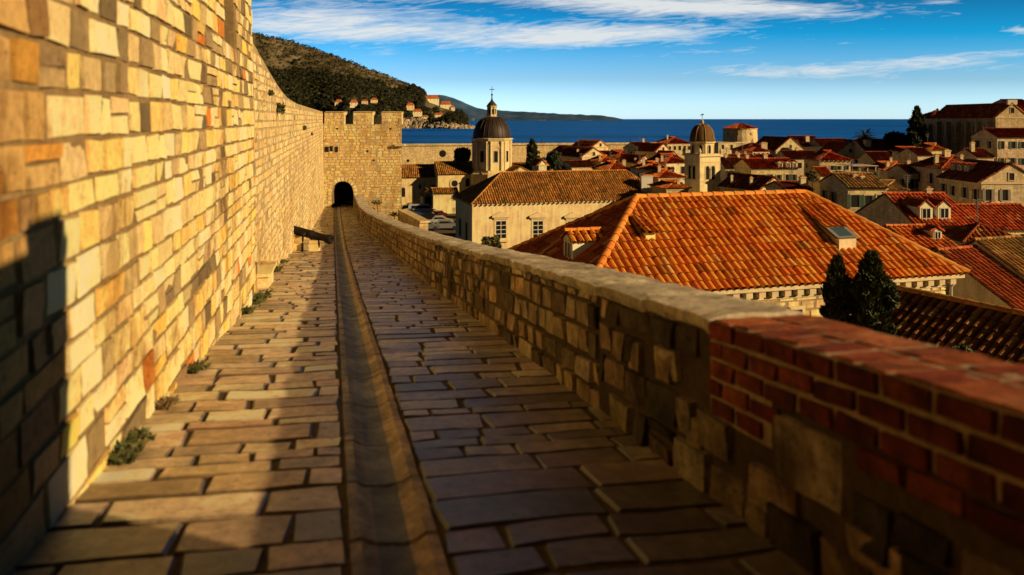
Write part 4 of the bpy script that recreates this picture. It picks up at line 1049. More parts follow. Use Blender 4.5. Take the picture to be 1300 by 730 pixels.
# middle distance, right
H('two storey house with a sunlit front and patchy brown roof behind the orange ridge',1076.5,238,75,1126,6.5,1,1.05,'gx',W1,LICH,(3,2),(3,2),((.45,.35,.25,.35),(.6,.3,.2,.3)),rm='oldtile')
H('low shaded wing with a brown roof joined to the patchy-roofed house',1121,241,80,1149,5,2,.7,'hip',W4,LICH,(3,1),(0,0),rm='oldtile')
t,f,L,ze=H('big house with sunlit rubble gable and four windows along its dim side',1246,231,78,1322,7.5,1,1.75,'gy',W3,DK,(4,2),(4,1),((.78,.25,.7,.5),(.5,.1,.3,.3)),wsize=(.55,1.1),base=8)
for y in (3.2,4.4,5.6): dormer(t,f(1.1,y+1.2,ze+.75),-f.a,.8,.6,1.4,DK,(.45,.40,.34),rise=.15)
t,f,L,ze=H('long dim house with a red hipped roof left of the rubble gable house',1196,214,92,1246,7,2,1.3,'hip',W2,RED,(3,1),(5,2),((.55,.5,.6,.7),(.2,.4,.3,.4),(.85,.4,.3,.35)),wsize=(.6,1.2))
H('lower house with a dark roof and a shaded long wall under the red hipped roof',1153,220,97,1199,5,2,.9,'gx',W3,DK,(5,2),(2,1),((.3,.5,.4,.4),),wsize=(.55,1.1))
t=None
# attic storey with a row of lights on that roof
t,f,L,ze=H('small attic storey with a strip of four windows and a red roof cap',1171,214,98,1197,3.4,10,.8,'hip',W3,RED,(0,0),(0,0),base=2.2)
for i in range(4): simple_window(t,f(L*(i+.5)/4,0,ze-.75),f.a,-f.b,.42,.75,(.7,.65,.58))
H('small bright yellow walled house below the great church',1183,190,128,1200,4.5,6,.9,'hip',(.72,.58,.33),TERRA,(1,1),(1,1),base=3.5)
H('narrow grey house with a flat red cap left of the yellow walled house',1154,193,128,1166,5,4,.7,'hip',W4,RED,(2,2),(1,2),wsize=(.5,.7),base=5)
H('low house with brown roof and dim front wedged between narrow grey and yellow walled houses',1165,197,124,1184,5,8,1.0,'gx',W3,DK,(2,1),base=4)
H('small house with a pale leaning chimney wall beneath the great church',1240,199,112,1262,5,6,1.0,'gx',W5,DK,(1,1),(0,0),((.15,.3,1.3,.5),),base=4)
H('broad dim house with dark roof and two window rows before the great church',1266,174,128,1330,7,1,1.3,'gx',W3,DK,(5,2),(2,2),(),wsize=(.6,1.2),base=6)
H('house with a plain sunlit front and dentilled eaves, right of the dormer terrace',1040.5,203,128,1080,6.5,1,1.35,'hip',W1,RED,(4,2),(3,2),(),wsize=(.5,.7),dent=.7,base=8)
H('small sunlit gabled lean-to before the plain dentilled house',1041,222,118,1056,4,3,1.0,'gx',W1,TERRA,(1,0),(0,0),base=4)
H('shaded house with a pale gable and two small windows near the palm',1061,196,172,1098,9,4,2.6,'gy',W4,RED,(2,1),(0,0),(),wsize=(.6,.8))
H('house with a long dark red roof right of the shaded pale gable',1098,191,168,1140,8,8,2.2,'gx',W3,DK,(3,1),(0,0),((.2,.2,1.2,1.2),))
H('pale square rooftop house under the palm',1097.5,180,196,1107,4,14,1.1,'hip',W4,DK,(1,1),(0,0),base=4)
H('dark house with two white window bays below the palm',1110,204,140,1137,6,3,1.4,'gx',W3,DK,(2,1),(1,1),(),wsize=(1.3,1.3),base=5)
H('house with a jumble of weathered red roofs before the dark window bays',1128,217,112,1153,6,4,1.1,'hip',W3,TERRA,(2,1),(0,0),((.3,.3,.4,.4),(.7,.5,.5,.3)),base=5)
t,f,L,ze=H('house with a roof terrace under a flat pergola canopy',1082,221,100,1112,5,4,.1,'flat',W3,TERRA,(2,1),(0,0),base=6)
mb=MB()
for x in (0,.33,.66,1.0): mb.obox(f(L*x,.1,ze),f.a*.09,f.b*.09,(0,0,1.0),(.6,.5,.36))
mb.obox(f(-.2,-.2,ze+1.0),f.a*(L+.4),f.b*4,(0,0,.08),(.62,.5,.36)); mb.build('pergola',M['plain'],t)
# middle distance, centre
t,f,L,ze=H('long terrace house with a sunlit front and white dormers above the dark gabled roof',953.5,213.5,108,1013,6.5,4,1.1,'gx',W1,RED,(6,1),(2,2),((.5,.5,.5,.5),(.1,.5,.4,.4)),wsize=(.5,.8),base=6)
for x in (4.2,5.3,6.2): dormer(t,f(x,.05,ze+.05),-f.b,.62,.75,1.6,RED,(.78,.69,.5),rise=.12)
H('shaded house with a broken dark roof line just right of the bell tower',921,213,116,954,6.5,4,1.3,'gx',W4,DK,(3,2),(1,2),((.3,.5,.5,.4),(.8,.5,.6,.4)),base=7)
H('house with a very dark broad roof and one pale sunlit gable behind the orange ridge',965.5,241,86,1001,7,23,1.25,'gy',W2,DK,(0,0),(0,0),((.12,.3,.8,.3),(.08,.75,.9,.25)),base=6)
H('low house with a stout sunlit chimney at the right end of the orange ridge',996,241,80,1031,4.5,6,.6,'gx',W5,DK,(2,1),(0,0),((.8,.2,.9,.55),),base=5)
H('house with a pale gable, round topped window and white finial on the sea skyline',985,191,188,1022.5,14,8,3.0,'gy',W2,DK,(1,1),(2,1),(),base=7)
H('wide house with a dark red roof behind the finial gable',1010,184,222,1044,9,8,2.4,'gx',W3,DK,(3,1),(0,0),((.55,.2,1.3,1.0),))
H('last dark roofed house on the sea skyline before the palm',1044,187,216,1084,9,8,2.2,'gx',W3,DK,(3,1),(0,0),())
t,f,L,ze=H('white house with a veranda of window bays under a thin red roof',955,192,158,977,5,16,.9,'hip',W4,RED,(0,0),(1,1),((.9,.3,1.0,1.2),),base=4)
for i in range(4): simple_window(t,f(L*(i+.5)/4,0,ze-.75),f.a,-f.b,.55,.85,(.75,.7,.6))
H('little house with a plum red roof beside the white veranda house',969,205,150,987,5,14,1.2,'gx',W3,RED,(1,1),(0,0),base=4)
H('small sunlit shed wall below the white veranda house',957,203,150,970,4,14,.7,'gx',W1,TERRA,(1,1),(0,0),base=4)
t,f,L,ze=H('sunlit house with a balustraded terrace below the round fort',933,185,236,958,8,16,.1,'flat',W2,RED,(2,1),(2,2),(),base=9,wsize=(.9,1.3))
mb=MB()
mb.obox(f(0,0,ze+.9),f.a*L,f.b*.2,(0,0,.2),(.7,.6,.44))
for i in range(15): mb.obox(f(L*i/14-.08,.02,ze),f.a*.16,f.b*.16,(0,0,.9),(.7,.6,.44))
mb.build('balustrade',M['trim'],t)
H('dim flat topped house just left of the balustraded terrace',912,181,232,934,9,16,.1,'flat',W3,RED,(2,1),(1,2),(),base=12,wsize=(.9,1.3))
H('house with a dark hipped roof stepping down from the round fort',951,191,190,982,7,20,1.7,'hip',W5,DK,(2,1),(0,0),((.5,.5,.5,.4),))
H('red roofed strip house in the shade behind the long terrace house',935,205,132,963,5,10,1.0,'gx',W3,RED,(2,1),(0,0),((.3,.5,.4,.4),(.7,.5,.4,.4)),base=4)
H('row house hidden in the shade below the finial gable',1000,201,142,1041,6,4,1.2,'gx',W3,DK,(4,1),(0,0),((.5,.5,.4,.4),),base=6)
# left of the bell tower
H('large house with a maroon roof and a broad sunlit gable by the cypress',739,199,150,768.5,13,27,1.6,'gy',W2,DK,(1,1),(4,1),((.2,.25,.5,.4),),base=9)
H('low sunlit extension wall with a sloping top in front of the broad gable',726,212,138,755,5,20,.9,'gx',W1,DK,(0,0),(2,1),base=6)
t,f,L,ze=H('house with an orange side roof and sunlit gable rising over the sea wall',752.5,186.5,172,772,8,30,1.3,'gy',W1,TERRA,(0,0),(1,1),(),base=7)
H('small hipped orange roofed house next to the broad gable',763,205,140,783,5,22,.9,'hip',W1,TERRA,(2,1),(1,1),((.1,.2,.5,.4),),base=4)
H('low orange roofed house with hip ends just above the palace ridge',773,215.5,126,800,5.5,22,1.15,'hip',W2,TERRA,(2,1),(2,1),((.95,.3,.6,.55),),base=4)
H('house with a red hipped roof and narrow lit front in the middle of the cluster',785,200,160,802,6,26,1.4,'hip',W1,RED,(1,1),(1,1),(),base=5)
H('pale house with a dark roof behind the little orange hip',770,200,166,787,6,24,1.2,'gx',W4,DK,(2,1),(0,0),((.8,.5,.7,.4),),base=5)
H('white gabled house with a slanting red roof left of the red hip',811,206,140,827,6,27,1.1,'gy',W4,RED,(1,0),(1,1),((.05,.2,.4,.4),),base=4)
H('house with a tall sunlit gable and red roof just left of the bell tower',833,192,168,851,7,30,1.5,'gy',W2,RED,(0,0),(1,1),(),base=5)
H('small gabled dim house between the tall gable and white walled house',850,199,160,861,5,26,1.0,'gy',W1,RED,(1,1),(0,0),base=4)
H('white walled house with a wide red hipped roof beside the bell tower',846,206.5,130,874,7,20,1.25,'hip',W4,RED,(2,1),(1,1),((.0,.2,.5,.4),),base=5)
H('house with an orange roof and shaded windows in front of the white walled house',822,215,116,853,5.5,18,.95,'hip',W4,TERRA,(3,1),(1,1),((.75,.5,.4,.4),(.2,.5,.5,.4)),base=4)
H('orange roofed house with a lit corner close behind the white chimney',836,225,104,868,5,16,.85,'hip',W3,TERRA,(3,1),(1,1),((.3,.4,.6,.4),(.7,.6,.4,.3)),base=4)
H('nearest low orange roof between the white chimney and the bell tower',846,239,95,874,5,12,.7,'hip',W3,TERRA,(2,1),(1,1),((.7,.2,.6,.35),),base=4)
H('long grey house with a red hipped roof on the sea skyline behind the bell tower',847,182,215,878,9,14,1.6,'hip',W3,RED,(5,1),(1,1),((.3,.5,.5,.4),),base=6)
H('dark roofed house with a pale chimney on the sea wall skyline',812,189,196,834,8,22,1.5,'gx',W3,DK,(2,1),(1,1),((.7,.5,.8,.5),),base=7)
H('tiny orange roofed house with a white pillar among the trees by the church',684,209,128,694,3.2,18,.7,'gy',W4,TERRA,(1,1),(0,0),((.9,.1,.3,.35),),base=4)
H('shaded low house with a dark roof between the trees and the broad gable',700,214,140,727,6,14,.7,'gx',W3,DK,(3,1),(0,0),base=4)
H('house with a grey roof half hidden behind the drum of the church',650,214,165,676,6,8,1.0,'gx',W5,BROWN,(2,1),(0,0),rm='oldtile',base=5)
H('shaded house with maroon roof in the gap below the red hip',797,207,150,815,6,20,.9,'gx',W3,DK,(2,1),(0,0),((.4,.5,.5,.4),),base=5)
H('dim house with a red roof filling the gap beside the white gabled house',812,219,124,828,5,14,.9,'gx',W5,RED,(2,1),(0,0),((.6,.5,.5,.4),),base=5)
# great church on the hill to the right
th=R(0); A,L,ze=fit(1264,148,148,1330,th); Fr=Frame(A,th,0); D=31
t=empty('great_church',Fr(L/2,D/2,-9),'huge weathered church with tall buttressed side wall and dark red roofs on the rise','church')
block(t,Fr,L*.64,D*.72,1.2-.9,2.6,-12,'gy',(.52,.42,.29),RED,'wall','tile',pitch=.45,tl=.6,seg=2)
F2=Frame(Fr(.2,D*.72,0),th,0)
block(t,F2,L*.6,D*.3,.1,1.7,-12,'hip',(.50,.41,.30),RED,'wall','tile',pitch=.45,tl=.6,seg=2,eL=3.2,eR=3.2)
F3=Frame(Fr(L*.64+.02,.6,0),th,0); block(t,F3,L*.4,D*.5,1.8,2.0,-12,'gx',(.5,.4,.28),DK,'wall','tile',pitch=.45,tl=.6,seg=2)
for i in range(9):
    y=1.0+i*3.55
    mb=MB(); mb.obox(Fr(-.9,y,-12),Fr.a*.9,Fr.b*.9,(0,0,11.4-(.0 if y<21 else .5)),(.44,.36,.26)); mb.build('buttress',M['wall'],t)
    if i<8:
        simple_window(t,Fr(0,y+2.2,-2.3),-Fr.b,-Fr.a,.9,2.6,(.42,.35,.26),True)
        simple_window(t,Fr(0,y+2.2,-6.6),-Fr.b,-Fr.a,.7,1.3,(.6,.52,.42),True)
simple_window(t,Fr(L*.32,0,1.6),Fr.a,-Fr.b,.7,1.0,(.5,.42,.3))
mb=MB(); p=Fr(L*.32,.1,3.1); mb.obox(p+Vector((-.9,-.2,-.4)),(1.8,0,0),(0,.5,0),(0,0,.9),(.66,.58,.46)); mb.build('gable_top',M['trim'],t)

# ------------------------------------------------ trees
def cypress(label,u,vt,vb,Y,wpx,n,size,cols,name='cypress_tree',group=None):
    top=at(u,vt,Y); w=wpx/FPX*Y/2; bot=-(vb-VH)/FPX*Y; g=ground_z(top.x,Y)
    t=empty(name,(top.x,Y,g),label,'tree',group)
    mb=MB(); mb.tube([(top.x,Y,g-.3),(top.x,Y,(g+bot)/2),(top.x+.05,Y,top.z-.3*(top.z-bot))],[w*.32,w*.26,w*.06],(.10,.07,.045),8); mb.build('trunk',M['bark'],t)
    mb=MB(); Ht=top.z-bot
    for _ in range(n):
        f=random.random()**.85
        prof=(min(1,(1-f)*2.6)**.7)*(.55+.45*min(1,f*5)) if f<1 else 0
        a=random.uniform(0,6.283)
        lump=.80+.55*noise.noise((math.cos(a)*1.9,math.sin(a)*1.9,f*6+Y))+.25*noise.noise((math.cos(a)*4,math.sin(a)*4,f*16+Y))
        r=w*prof*lump*(.5+.5*random.random()**.45)
        p=Vector((top.x+math.cos(a)*r,Y+math.sin(a)*r,bot+Ht*f))
        d=Vector((math.cos(a)*.5+random.gauss(0,.35),math.sin(a)*.5+random.gauss(0,.35),1)).normalized(); b=d.orthogonal().normalized()
        b=(b*math.cos(r*99)+d.cross(b)*math.sin(r*99))
        s=size*random.uniform(.6,1.5)
        mb.face([p-d*s*.4-b*s*.3,p-d*s*.4+b*s*.3,p+d*s],jit(random.choice(cols),.35))
    for k in range(16):
        f=random.uniform(.12,.8); a=random.uniform(0,6.283); rr_=w*min(1,(1-f)*2.2)**.7*1.02
        leaf_cloud(mb,(top.x+math.cos(a)*rr_,Y+math.sin(a)*rr_,bot+Ht*f),(w*.28,w*.28,Ht*.06),n//60,size*.8,cols)
    mb.build('crown',M['leaf'],t); return t
CY=[(.04,.05,.016),(.06,.07,.02),(.10,.10,.028),(.02,.027,.01)]
cypress('slim dark cypress, the shorter of two, in front of the orange roof house',1063,329,440,20.6,32,6500,.13,CY)
cypress('bushy dark cypress, taller of the two before the orange roof house',1107,324,455,20.4,50,10500,.14,CY)
cypress('dark cypress standing right of the church drum',675.5,178,214,160,15,2500,.42,CY)
cypress('black cypress at the left end of the great church',1164,136,192,160,20,3000,.45,CY)
cypress('cypress tip peeping over the great church roof',1190,139,152,184,6,600,.3,CY)
def tree(label,u,v,Y,wpx,hpx,n,size,cols=None,name='broad_tree'):
    c=at(u,v,Y); rx=wpx/FPX*Y/2; rz=hpx/FPX*Y/2; g=min(ground_z(c.x,Y),c.z-rz-1)
    t=empty(name,(c.x,Y,g),label,'tree')
    mb=MB(); mb.tube([(c.x,Y,g-.2),(c.x+.1,Y,(g+c.z)/2),(c.x,Y,c.z)],[rx*.12+.05,rx*.1+.04,rx*.05],(.10,.07,.045),7)
    for k in range(5):
        a=random.uniform(0,6.28); mb.tube([(c.x,Y,c.z-rz*.6),(c.x+math.cos(a)*rx*.6,Y+math.sin(a)*rx*.6,c.z+rz*random.uniform(-.3,.5))],[rx*.06,rx*.02],(.10,.07,.045),5)
    mb.build('trunk',M['bark'],t)
    mb=MB()
    for k in range(14):
        a=random.uniform(0,6.28); q=random.random()**.5
        leaf_cloud(mb,c+Vector((math.cos(a)*rx*.62*q,math.sin(a)*rx*.62*q,rz*random.uniform(-.55,.6))),(rx*.42,rx*.42,rz*.4),n//14,size,cols or [(.025,.034,.013),(.035,.045,.016),(.05,.055,.02),(.018,.024,.01)])
    mb.build('crown',M['leaf'],t)
tree('round dark tree between the church drum and maroon roofed house',703,203,135,24,26,2200,.45)
tree('dark tree left of the church drum, over the nave roof',589,198,158,26,22,2200,.5)
tree('low dark tree between the cypress and the round tree',687,207,150,20,14,1200,.4)
tree('large black tree mass left of the great church',1138,182,165,36,36,3500,.6)
tree('dark tree under the large tree mass by the great church',1146,203,150,34,30,2600,.55)
tree('dark tree right of the palm',1122,190,175,24,18,1400,.5)
tree('scrubby tree at the left foot of the great church wall',1160,178,152,26,26,2000,.5)
tree('small dark tree on the sea skyline left of the palm',1078,181,190,10,8,500,.4)
tree('autumn brown bush between the terrace house and plain dentilled house',1031,224,112,16,16,1200,.3,[(.12,.09,.03),(.16,.10,.03),(.07,.07,.025)])
tree('dark tree below the finial gable',1000,194,150,20,12,1200,.4)
tree('dark tree under the round fort terrace',946,198,168,22,16,1400,.45)
tree('small green tree peeping over the parapet before the palace front',622,309,48,30,22,1500,.16,[(.05,.06,.018),(.08,.08,.025),(.11,.10,.03)],'small_tree')
tree('green bush on the far side of the brick parapet, beside the dark roof',1225,452,15.5,40,30,900,.07,[(.05,.06,.018),(.09,.09,.03)],'small_tree')
# palm
p=at(1098,176,188); g=ground_z(p.x,188)
t=empty('palm_tree',(p.x,188,g),'dark fan-crowned palm rising above the roofs against the sea','tree')
mb=MB(); mb.tube([(p.x,188,g),(p.x+.1,188,(g+p.z)/2),(p.x,188,p.z)],[.35,.28,.25],(.12,.09,.06),8); mb.build('trunk',M['bark'],t)
mb=MB()
for k in range(80):
    a=random.uniform(0,6.283); el=random.uniform(-.4,1.3); l=random.uniform(2.2,3.1)
    prev=p.copy(); d=Vector((math.cos(a)*math.cos(el),math.sin(a)*math.cos(el),math.sin(el)))
    for j in range(6):
        q=prev+d*l/6; d=(d+Vector((0,0,-.16))).normalized(); sd=d.cross(Vector((0,0,1))).normalized()
        for s in(-1,1):
            for h_ in(0,.5):
                b=prev.lerp(q,h_); mb.face([b-d*.1,b+d*.16,b+d*.42+sd*s*.5*(1-.1*j)-Vector((0,0,.15))],jit((.035,.04,.016),.3))
        prev=q
mb.build('crown',M['leaf'],t)
# ------------------------------------------------ parked cars
def car(label,x,y,rz,col,van=False):
    z=ground_z(x,y)+.02; c,s=math.cos(rz),math.sin(rz)
    T=lambda a,b2,h:Vector((x+a*c-b2*s,y+a*s+b2*c,z+h))
    t=empty('parked_van' if van else 'parked_car',(x,y,z),label,'van' if van else 'car','cars parked below the domed church')
    if van: prof=[(-2.4,.35),(-2.45,.9),(-2.4,1.9),(-2.2,2.05),(1.2,2.05),(1.75,1.25),(2.4,1.05),(2.5,.4)]; L0,L1=-2.2,1.5; zt,zw=1.9,1.2
    else: prof=[(-2.05,.32),(-2.1,.75),(-1.95,.95),(-1.35,1.02),(-.9,1.42),(.35,1.45),(1.0,1.0),(1.85,.86),(2.1,.65),(2.1,.32)]; L0,L1=-1.3,.95; zt,zw=1.4,1.02
    mb=MB(); w=.86
    def inset(h): return w-max(0,h-.9)*.22
    A=[T(a,-inset(h),h) for a,h in prof]; B=[T(a,inset(h),h) for a,h in prof]
    for i in range(len(prof)-1): mb.face([A[i],A[i+1],B[i+1],B[i]],col)
    mb.face(A[::-1],col); mb.face(B,col); mb.face([A[-1],A[0],B[0],B[-1]],col)
    mb.build('body',M['car'],t)
    mb=MB()
    for sg in(-1,1):
        zz0,zz1=zw+.02,zt-.06
        f=[(-1.15,zz0),(.85,zz0),(.3,zz1),(-.85,zz1)] if not van else [(-1.9,zz0+.1),(1.55,zz0+.1),(1.15,zz1),(-1.9,zz1)]
        pts=[T(a,sg*(inset(h)+.012),h) for a,h in f]; mb.face(pts if sg<0 else pts[::-1],(.02,.02,.02))
    fr=[(1.0,1.03),(.42,1.40)] if not van else [(1.72,1.30),(1.24,1.98)]
    mb.face([T(fr[0][0]+.03,-.68,fr[0][1]),T(fr[0][0]+.03,.68,fr[0][1]),T(fr[1][0]+.03,.62,fr[1][1]),T(fr[1][0]+.03,-.62,fr[1][1])],(.02,.02,.02))
    mb.build('window',M['glass'],t)
    for a in(-1.3,1.3):
        for sg in(-1,1):
            mb=MB(); mb.lathe(T(a,sg*.78-.0,.33),[(.0,-.1),(.2,-.1),(.33,-.09),(.33,.09),(.2,.1),(0,.1)],(.02,.02,.02),14,T(0,1,0)-T(0,0,0),(0,0,1),0,False); mb.build('wheel',M['plain'],t)
WH=(.42,.42,.43)  # car paints are darkened to stand in for shade over the lot
for lab,u,Y,rz,col,van in (('white van parked in the shade below the low annex of the domed church',536,139,.15,WH,True),('dull silver car parked behind the white van',524,146,.3,(.12,.12,.13),False),('white car parked nearest the palace corner',559,126,.1,WH,False),
 ('dark blue car parked left of the white van',520,137,.2,(.03,.05,.12),False),('black car parked between the van and the white car',546,131,.1,(.015,.015,.018),False),('grey car parked in front of the white car, half behind the palace',566,121,.1,(.2,.2,.21),False),('red car parked under the arch side of the annex',555,134,1.2,(.07,.012,.012),False),('silver car parked at the near edge of the lot',541,120,.2,(.13,.13,.14),False)):
    car(lab,(u-UC)/FPX*Y,Y,rz,col,van)
# ------------------------------------------------ ground of the town
mb=MB(); gx=[-90+i*6 for i in range(50)]; gy=[-30+i*6 for i in range(60)]
idx=[[mb.vert((x,y,ground_z(x,y) if x>DX*y+3.5 or y>70 else min(ground_z(x,y),-15))) for x in gx] for y in gy]
for j in range(len(gy)-1):
    for i in range(len(gx)-1): mb.idx((idx[j][i],idx[j][i+1],idx[j+1][i+1],idx[j+1][i]),(.16,.13,.10))
mb.build('ground',M['mortar'],None)['kind']='structure'
# ------------------------------------------------ sea
SEA=-20.0
mb=MB(); mb.face([(-60000,-60000,SEA),(60000,-60000,SEA),(60000,90000,SEA),(-60000,90000,SEA)],(0,0,0))
m,nt,b=new_mat('sea_water')
n1=pos_noise(nt,.05,6,.65,(1,.45,1)); n2=pos_noise(nt,.0025,4,.6,(.5,2.5,1))
c=ramp(nt,n1,[(.3,(.002,.125,.72)),(.7,(.006,.21,.98))]); c=mul(nt,c,ramp(nt,n2,[(.32,.5),(.68,1.3)]))  # broad light and dark bands paint glints into the water colour
nt.links.new(c,b.inputs['Base Color']); b.inputs['Roughness'].default_value=.5; b.inputs['Specular IOR Level'].default_value=.08
bp=nt.nodes.new('ShaderNodeBump'); bp.inputs['Strength'].default_value=.6; bp.inputs['Distance'].default_value=3; nt.links.new(n1,bp.inputs['Height']); nt.links.new(bp.outputs[0],b.inputs['Normal'])
o=mb.build('sea',m,None); o['kind']='structure'
# ------------------------------------------------ wooded headland
SK=[(-700,30),(200,28),(300,38),(340,49),(375,54),(400,62),(430,76),(460,89),(490,97),(515,105),(530,111),(538,117),(545,128),(560,135),(575,139),(588,147),(597,158),(603,163)]
def hill_pt(u,w):
    zr=(151-pw(SK,u))/1000*2100; Y=1640+460*w
    edge=max(0,min(1,(603-u)/45))
    Y-= 40*math.sin(u*.045)*edge
    top=max(0,zr+20)
    if w<=1:
        s=.10*min(1,w/.05)+.90*(w**.85) if w>0 else 0
        s=min(s,1.0)
    else: s=1-(w-1)*.9
    z=SEA-2+(top+2)*s
    X=(u-UC)/FPX*Y
    am=min(1,w*6)*edge
    z+=am*(9*noise.noise((X*.006,Y*.006,0))+4*noise.noise((X*.02,Y*.02,5))+1.6*noise.noise((X*.06,Y*.06,9)))*(.6 if w>.8 else 1)
    return Vector((X,Y,z))
us=[-700+i*30 for i in range(30)]+[200+i*3 for i in range(135)]
ws=[-.02,0,.012,.025,.05]+[.05+.95*i/60 for i in range(1,61)]+[1.1,1.3,1.6]
mb=MB(); g=[[mb.vert(hill_pt(u,w)) for u in us] for w in ws]
for j in range(len(ws)-1):
    for i in range(len(us)-1):
        w=ws[j]; u=us[i]
        n=noise.noise((u*.03,w*6,1))
        if w<.07 and u>490: c=(.66,.52,.34)
        elif w>.42+.2*n: c=mixc((.13,.105,.045),(.32,.25,.15),max(0,min(1,.5+1.6*noise.noise((u*.05,w*14,4)))))
        else: c=(.06,.05,.025)
        mb.idx((g[j][i],g[j][i+1],g[j+1][i+1],g[j+1][i]),c)
M['hill']=attr_mat('hillside',.95,.05,(.012,.45),(.07,.55),(.12,1,3.0))
mb.build('hills',M['hill'],None,True)['kind']='structure'
def find_hill(u,v):
    best=None
    for i in range(1,100):
        p=hill_pt(u,i/100); vv=151-p.z/p.y*1000
        if vv<=v: return p
    return hill_pt(u,.95)
# woodland: clumps of crowns over the slope
mb=MB()
def crown_clump(mb,p,r,h,cols,k=16):
    for _ in range(k):
        a=random.uniform(0,6.283); e=random.uniform(-.25,1.35)
        d=Vector((math.cos(a)*math.cos(e),math.sin(a)*math.cos(e),math.sin(e)))
        q=p+Vector((d.x*r,d.y*r,d.z*h)); x=d.orthogonal().normalized(); y=d.cross(x); s=r*random.uniform(.45,.75)
        t0=random.uniform(0,6)
        mb.face([q+(x*math.cos(t0+2.1*i)+y*math.sin(t0+2.1*i))*s+d*random.uniform(-.2,.2)*s for i in range(3)],jit(random.choice(cols),.35))
WC=[(.030,.034,.014),(.040,.042,.016),(.055,.052,.02),(.022,.026,.011)]
WL=[(.06,.058,.022),(.07,.062,.025),(.05,.05,.02)]
nt_=0
VIL=[(430,134,10,8),(449,135,10,9),(463,131,8,5),(475,130,9,6),(549,131,17,11),(566,138,14,10),(575,140,5,7),(521,138,10,8),(530,146,12,8),(557,149,12,6),(540,151,9,5)]
while nt_<6200:
    u=random.uniform(325,592); w=random.uniform(.05,1.04)
    n=noise.noise((u*.022,w*4.5,1))+.5*noise.noise((u*.06,w*12,7))
    lim=.54+.32*n if u<520 else .9
    if w<.1 and u>500 and random.random()<.75: continue
    pv=hill_pt(u,w); vv=151-pv.z/pv.y*1000
    if any(abs(u-a)<ww*.62+1.5 and b2-hh*.75-1<vv<b2+hh*.75+3 for a,b2,ww,hh in VIL): continue
    if w>lim and random.random()>(.2 if w<.97 else .4): continue
    p=hill_pt(u,w)
    big=w<lim
    r=random.uniform(4,7.5) if big else random.uniform(1.8,4)
    crown_clump(mb,p+Vector((0,0,r*.5)),r,r*random.uniform(.9,1.5),WC if big or random.random()<.4 else WL,18 if big else 10)
    nt_+=1
o=mb.build('woodland',M['leaf'],None); tag(o,'dense dark pine woodland covering the slope of the headland','woodland','headland woods','stuff')
# villas on the headland
def villa(label,u,v,wpx,hpx,cols,wallc):
    p=find_hill(u,v); Y=p.y-14; w=wpx/FPX*Y; h=hpx/FPX*Y
    P=at(u-wpx/2,v,Y); Fr=Frame((P.x,Y),R(14),0); ze=P.z+h*.55
    t=empty('villa',(p.x,Y,p.z),label,'villa','villas on the headland')
    block(t,Fr,w,9,ze,h*.42,p.z-14,'hip',wallc,cols,'plaster','tile',pitch=1.0,tl=1.4,seg=2,ov=.4)
    n=max(2,int(wpx/4))
    for j in range(2):
        for i in range(n): simple_window(t,Fr(w*(i+.5)/n,0,ze-2.2-j*3.6),Fr.a,-Fr.b,1.0,1.6,(.7,.62,.5))
VR=[(.45,.16,.08),(.40,.12,.06),(.5,.2,.1)]
for lab,u,v,w,h,wc in (('pink roofed villa above the leftmost tower battlements',430,134,10,8,(.7,.58,.48)),('white villa behind the second battlement notch of the gate tower',449,135,10,9,(.75,.68,.58)),('half hidden villa right of the white villa above the gate tower',463,131,8,5,(.6,.52,.42)),('small villa among trees above the last battlement',475,130,9,6,(.62,.54,.42)),
 ('large terraced villa highest on the cape',549,131,17,11,(.78,.70,.58)),('wide red roofed villa at the tip of the cape',566,138,14,10,(.76,.68,.54)),('small white villa at the outermost end of the cape',575,140,5,7,(.78,.7,.58)),('yellow villa low among trees on the cape',521,138,10,8,(.70,.56,.34)),('pale villa on the cape shore below the yellow villa',530,146,12,8,(.70,.62,.48)),('low shore house between pale villa and wide villa',557,149,12,6,(.72,.62,.46)),('small shore house on the rocks left of the pale villa',540,151,9,5,(.66,.58,.44))):
    villa(lab,u,v,w,h,VR,wc)
# rocks of the cape shore
mb=MB()
for _ in range(420):
    u=random.uniform(500,602); w=random.uniform(-.005,.07)
    p=hill_pt(u,w); r=random.uniform(2,7)
    p.z=max(p.z,SEA)
    n=7; ring=[]
    c=jit(random.choice([(.74,.58,.38),(.82,.68,.48),(.62,.46,.28),(.5,.38,.25)]),.2)
    top=mb.vert(p+Vector((random.uniform(-r,r)*.3,0,r*random.uniform(.7,1.4))))
    a=[mb.vert(p+Vector((math.cos(6.283*i/n)*r*random.uniform(.8,1.3),math.sin(6.283*i/n)*r*random.uniform(.8,1.2),-2))) for i in range(n)]
    b_=[mb.vert(p+Vector((math.cos(6.283*i/n)*r*random.uniform(.5,.9),math.sin(6.283*i/n)*r*random.uniform(.5,.9),r*random.uniform(.35,.8)))) for i in range(n)]
    for i in range(n):
        j=(i+1)%n; mb.idx((a[i],a[j],b_[j],b_[i]),jit(c,.15)); mb.idx((b_[i],b_[j],top),jit(c,.1))
o=mb.build('shore_rocks',M['hill'],None); tag(o,'jumbled sunlit pale rocks along the waterline of the cape','rocks',None,'stuff')
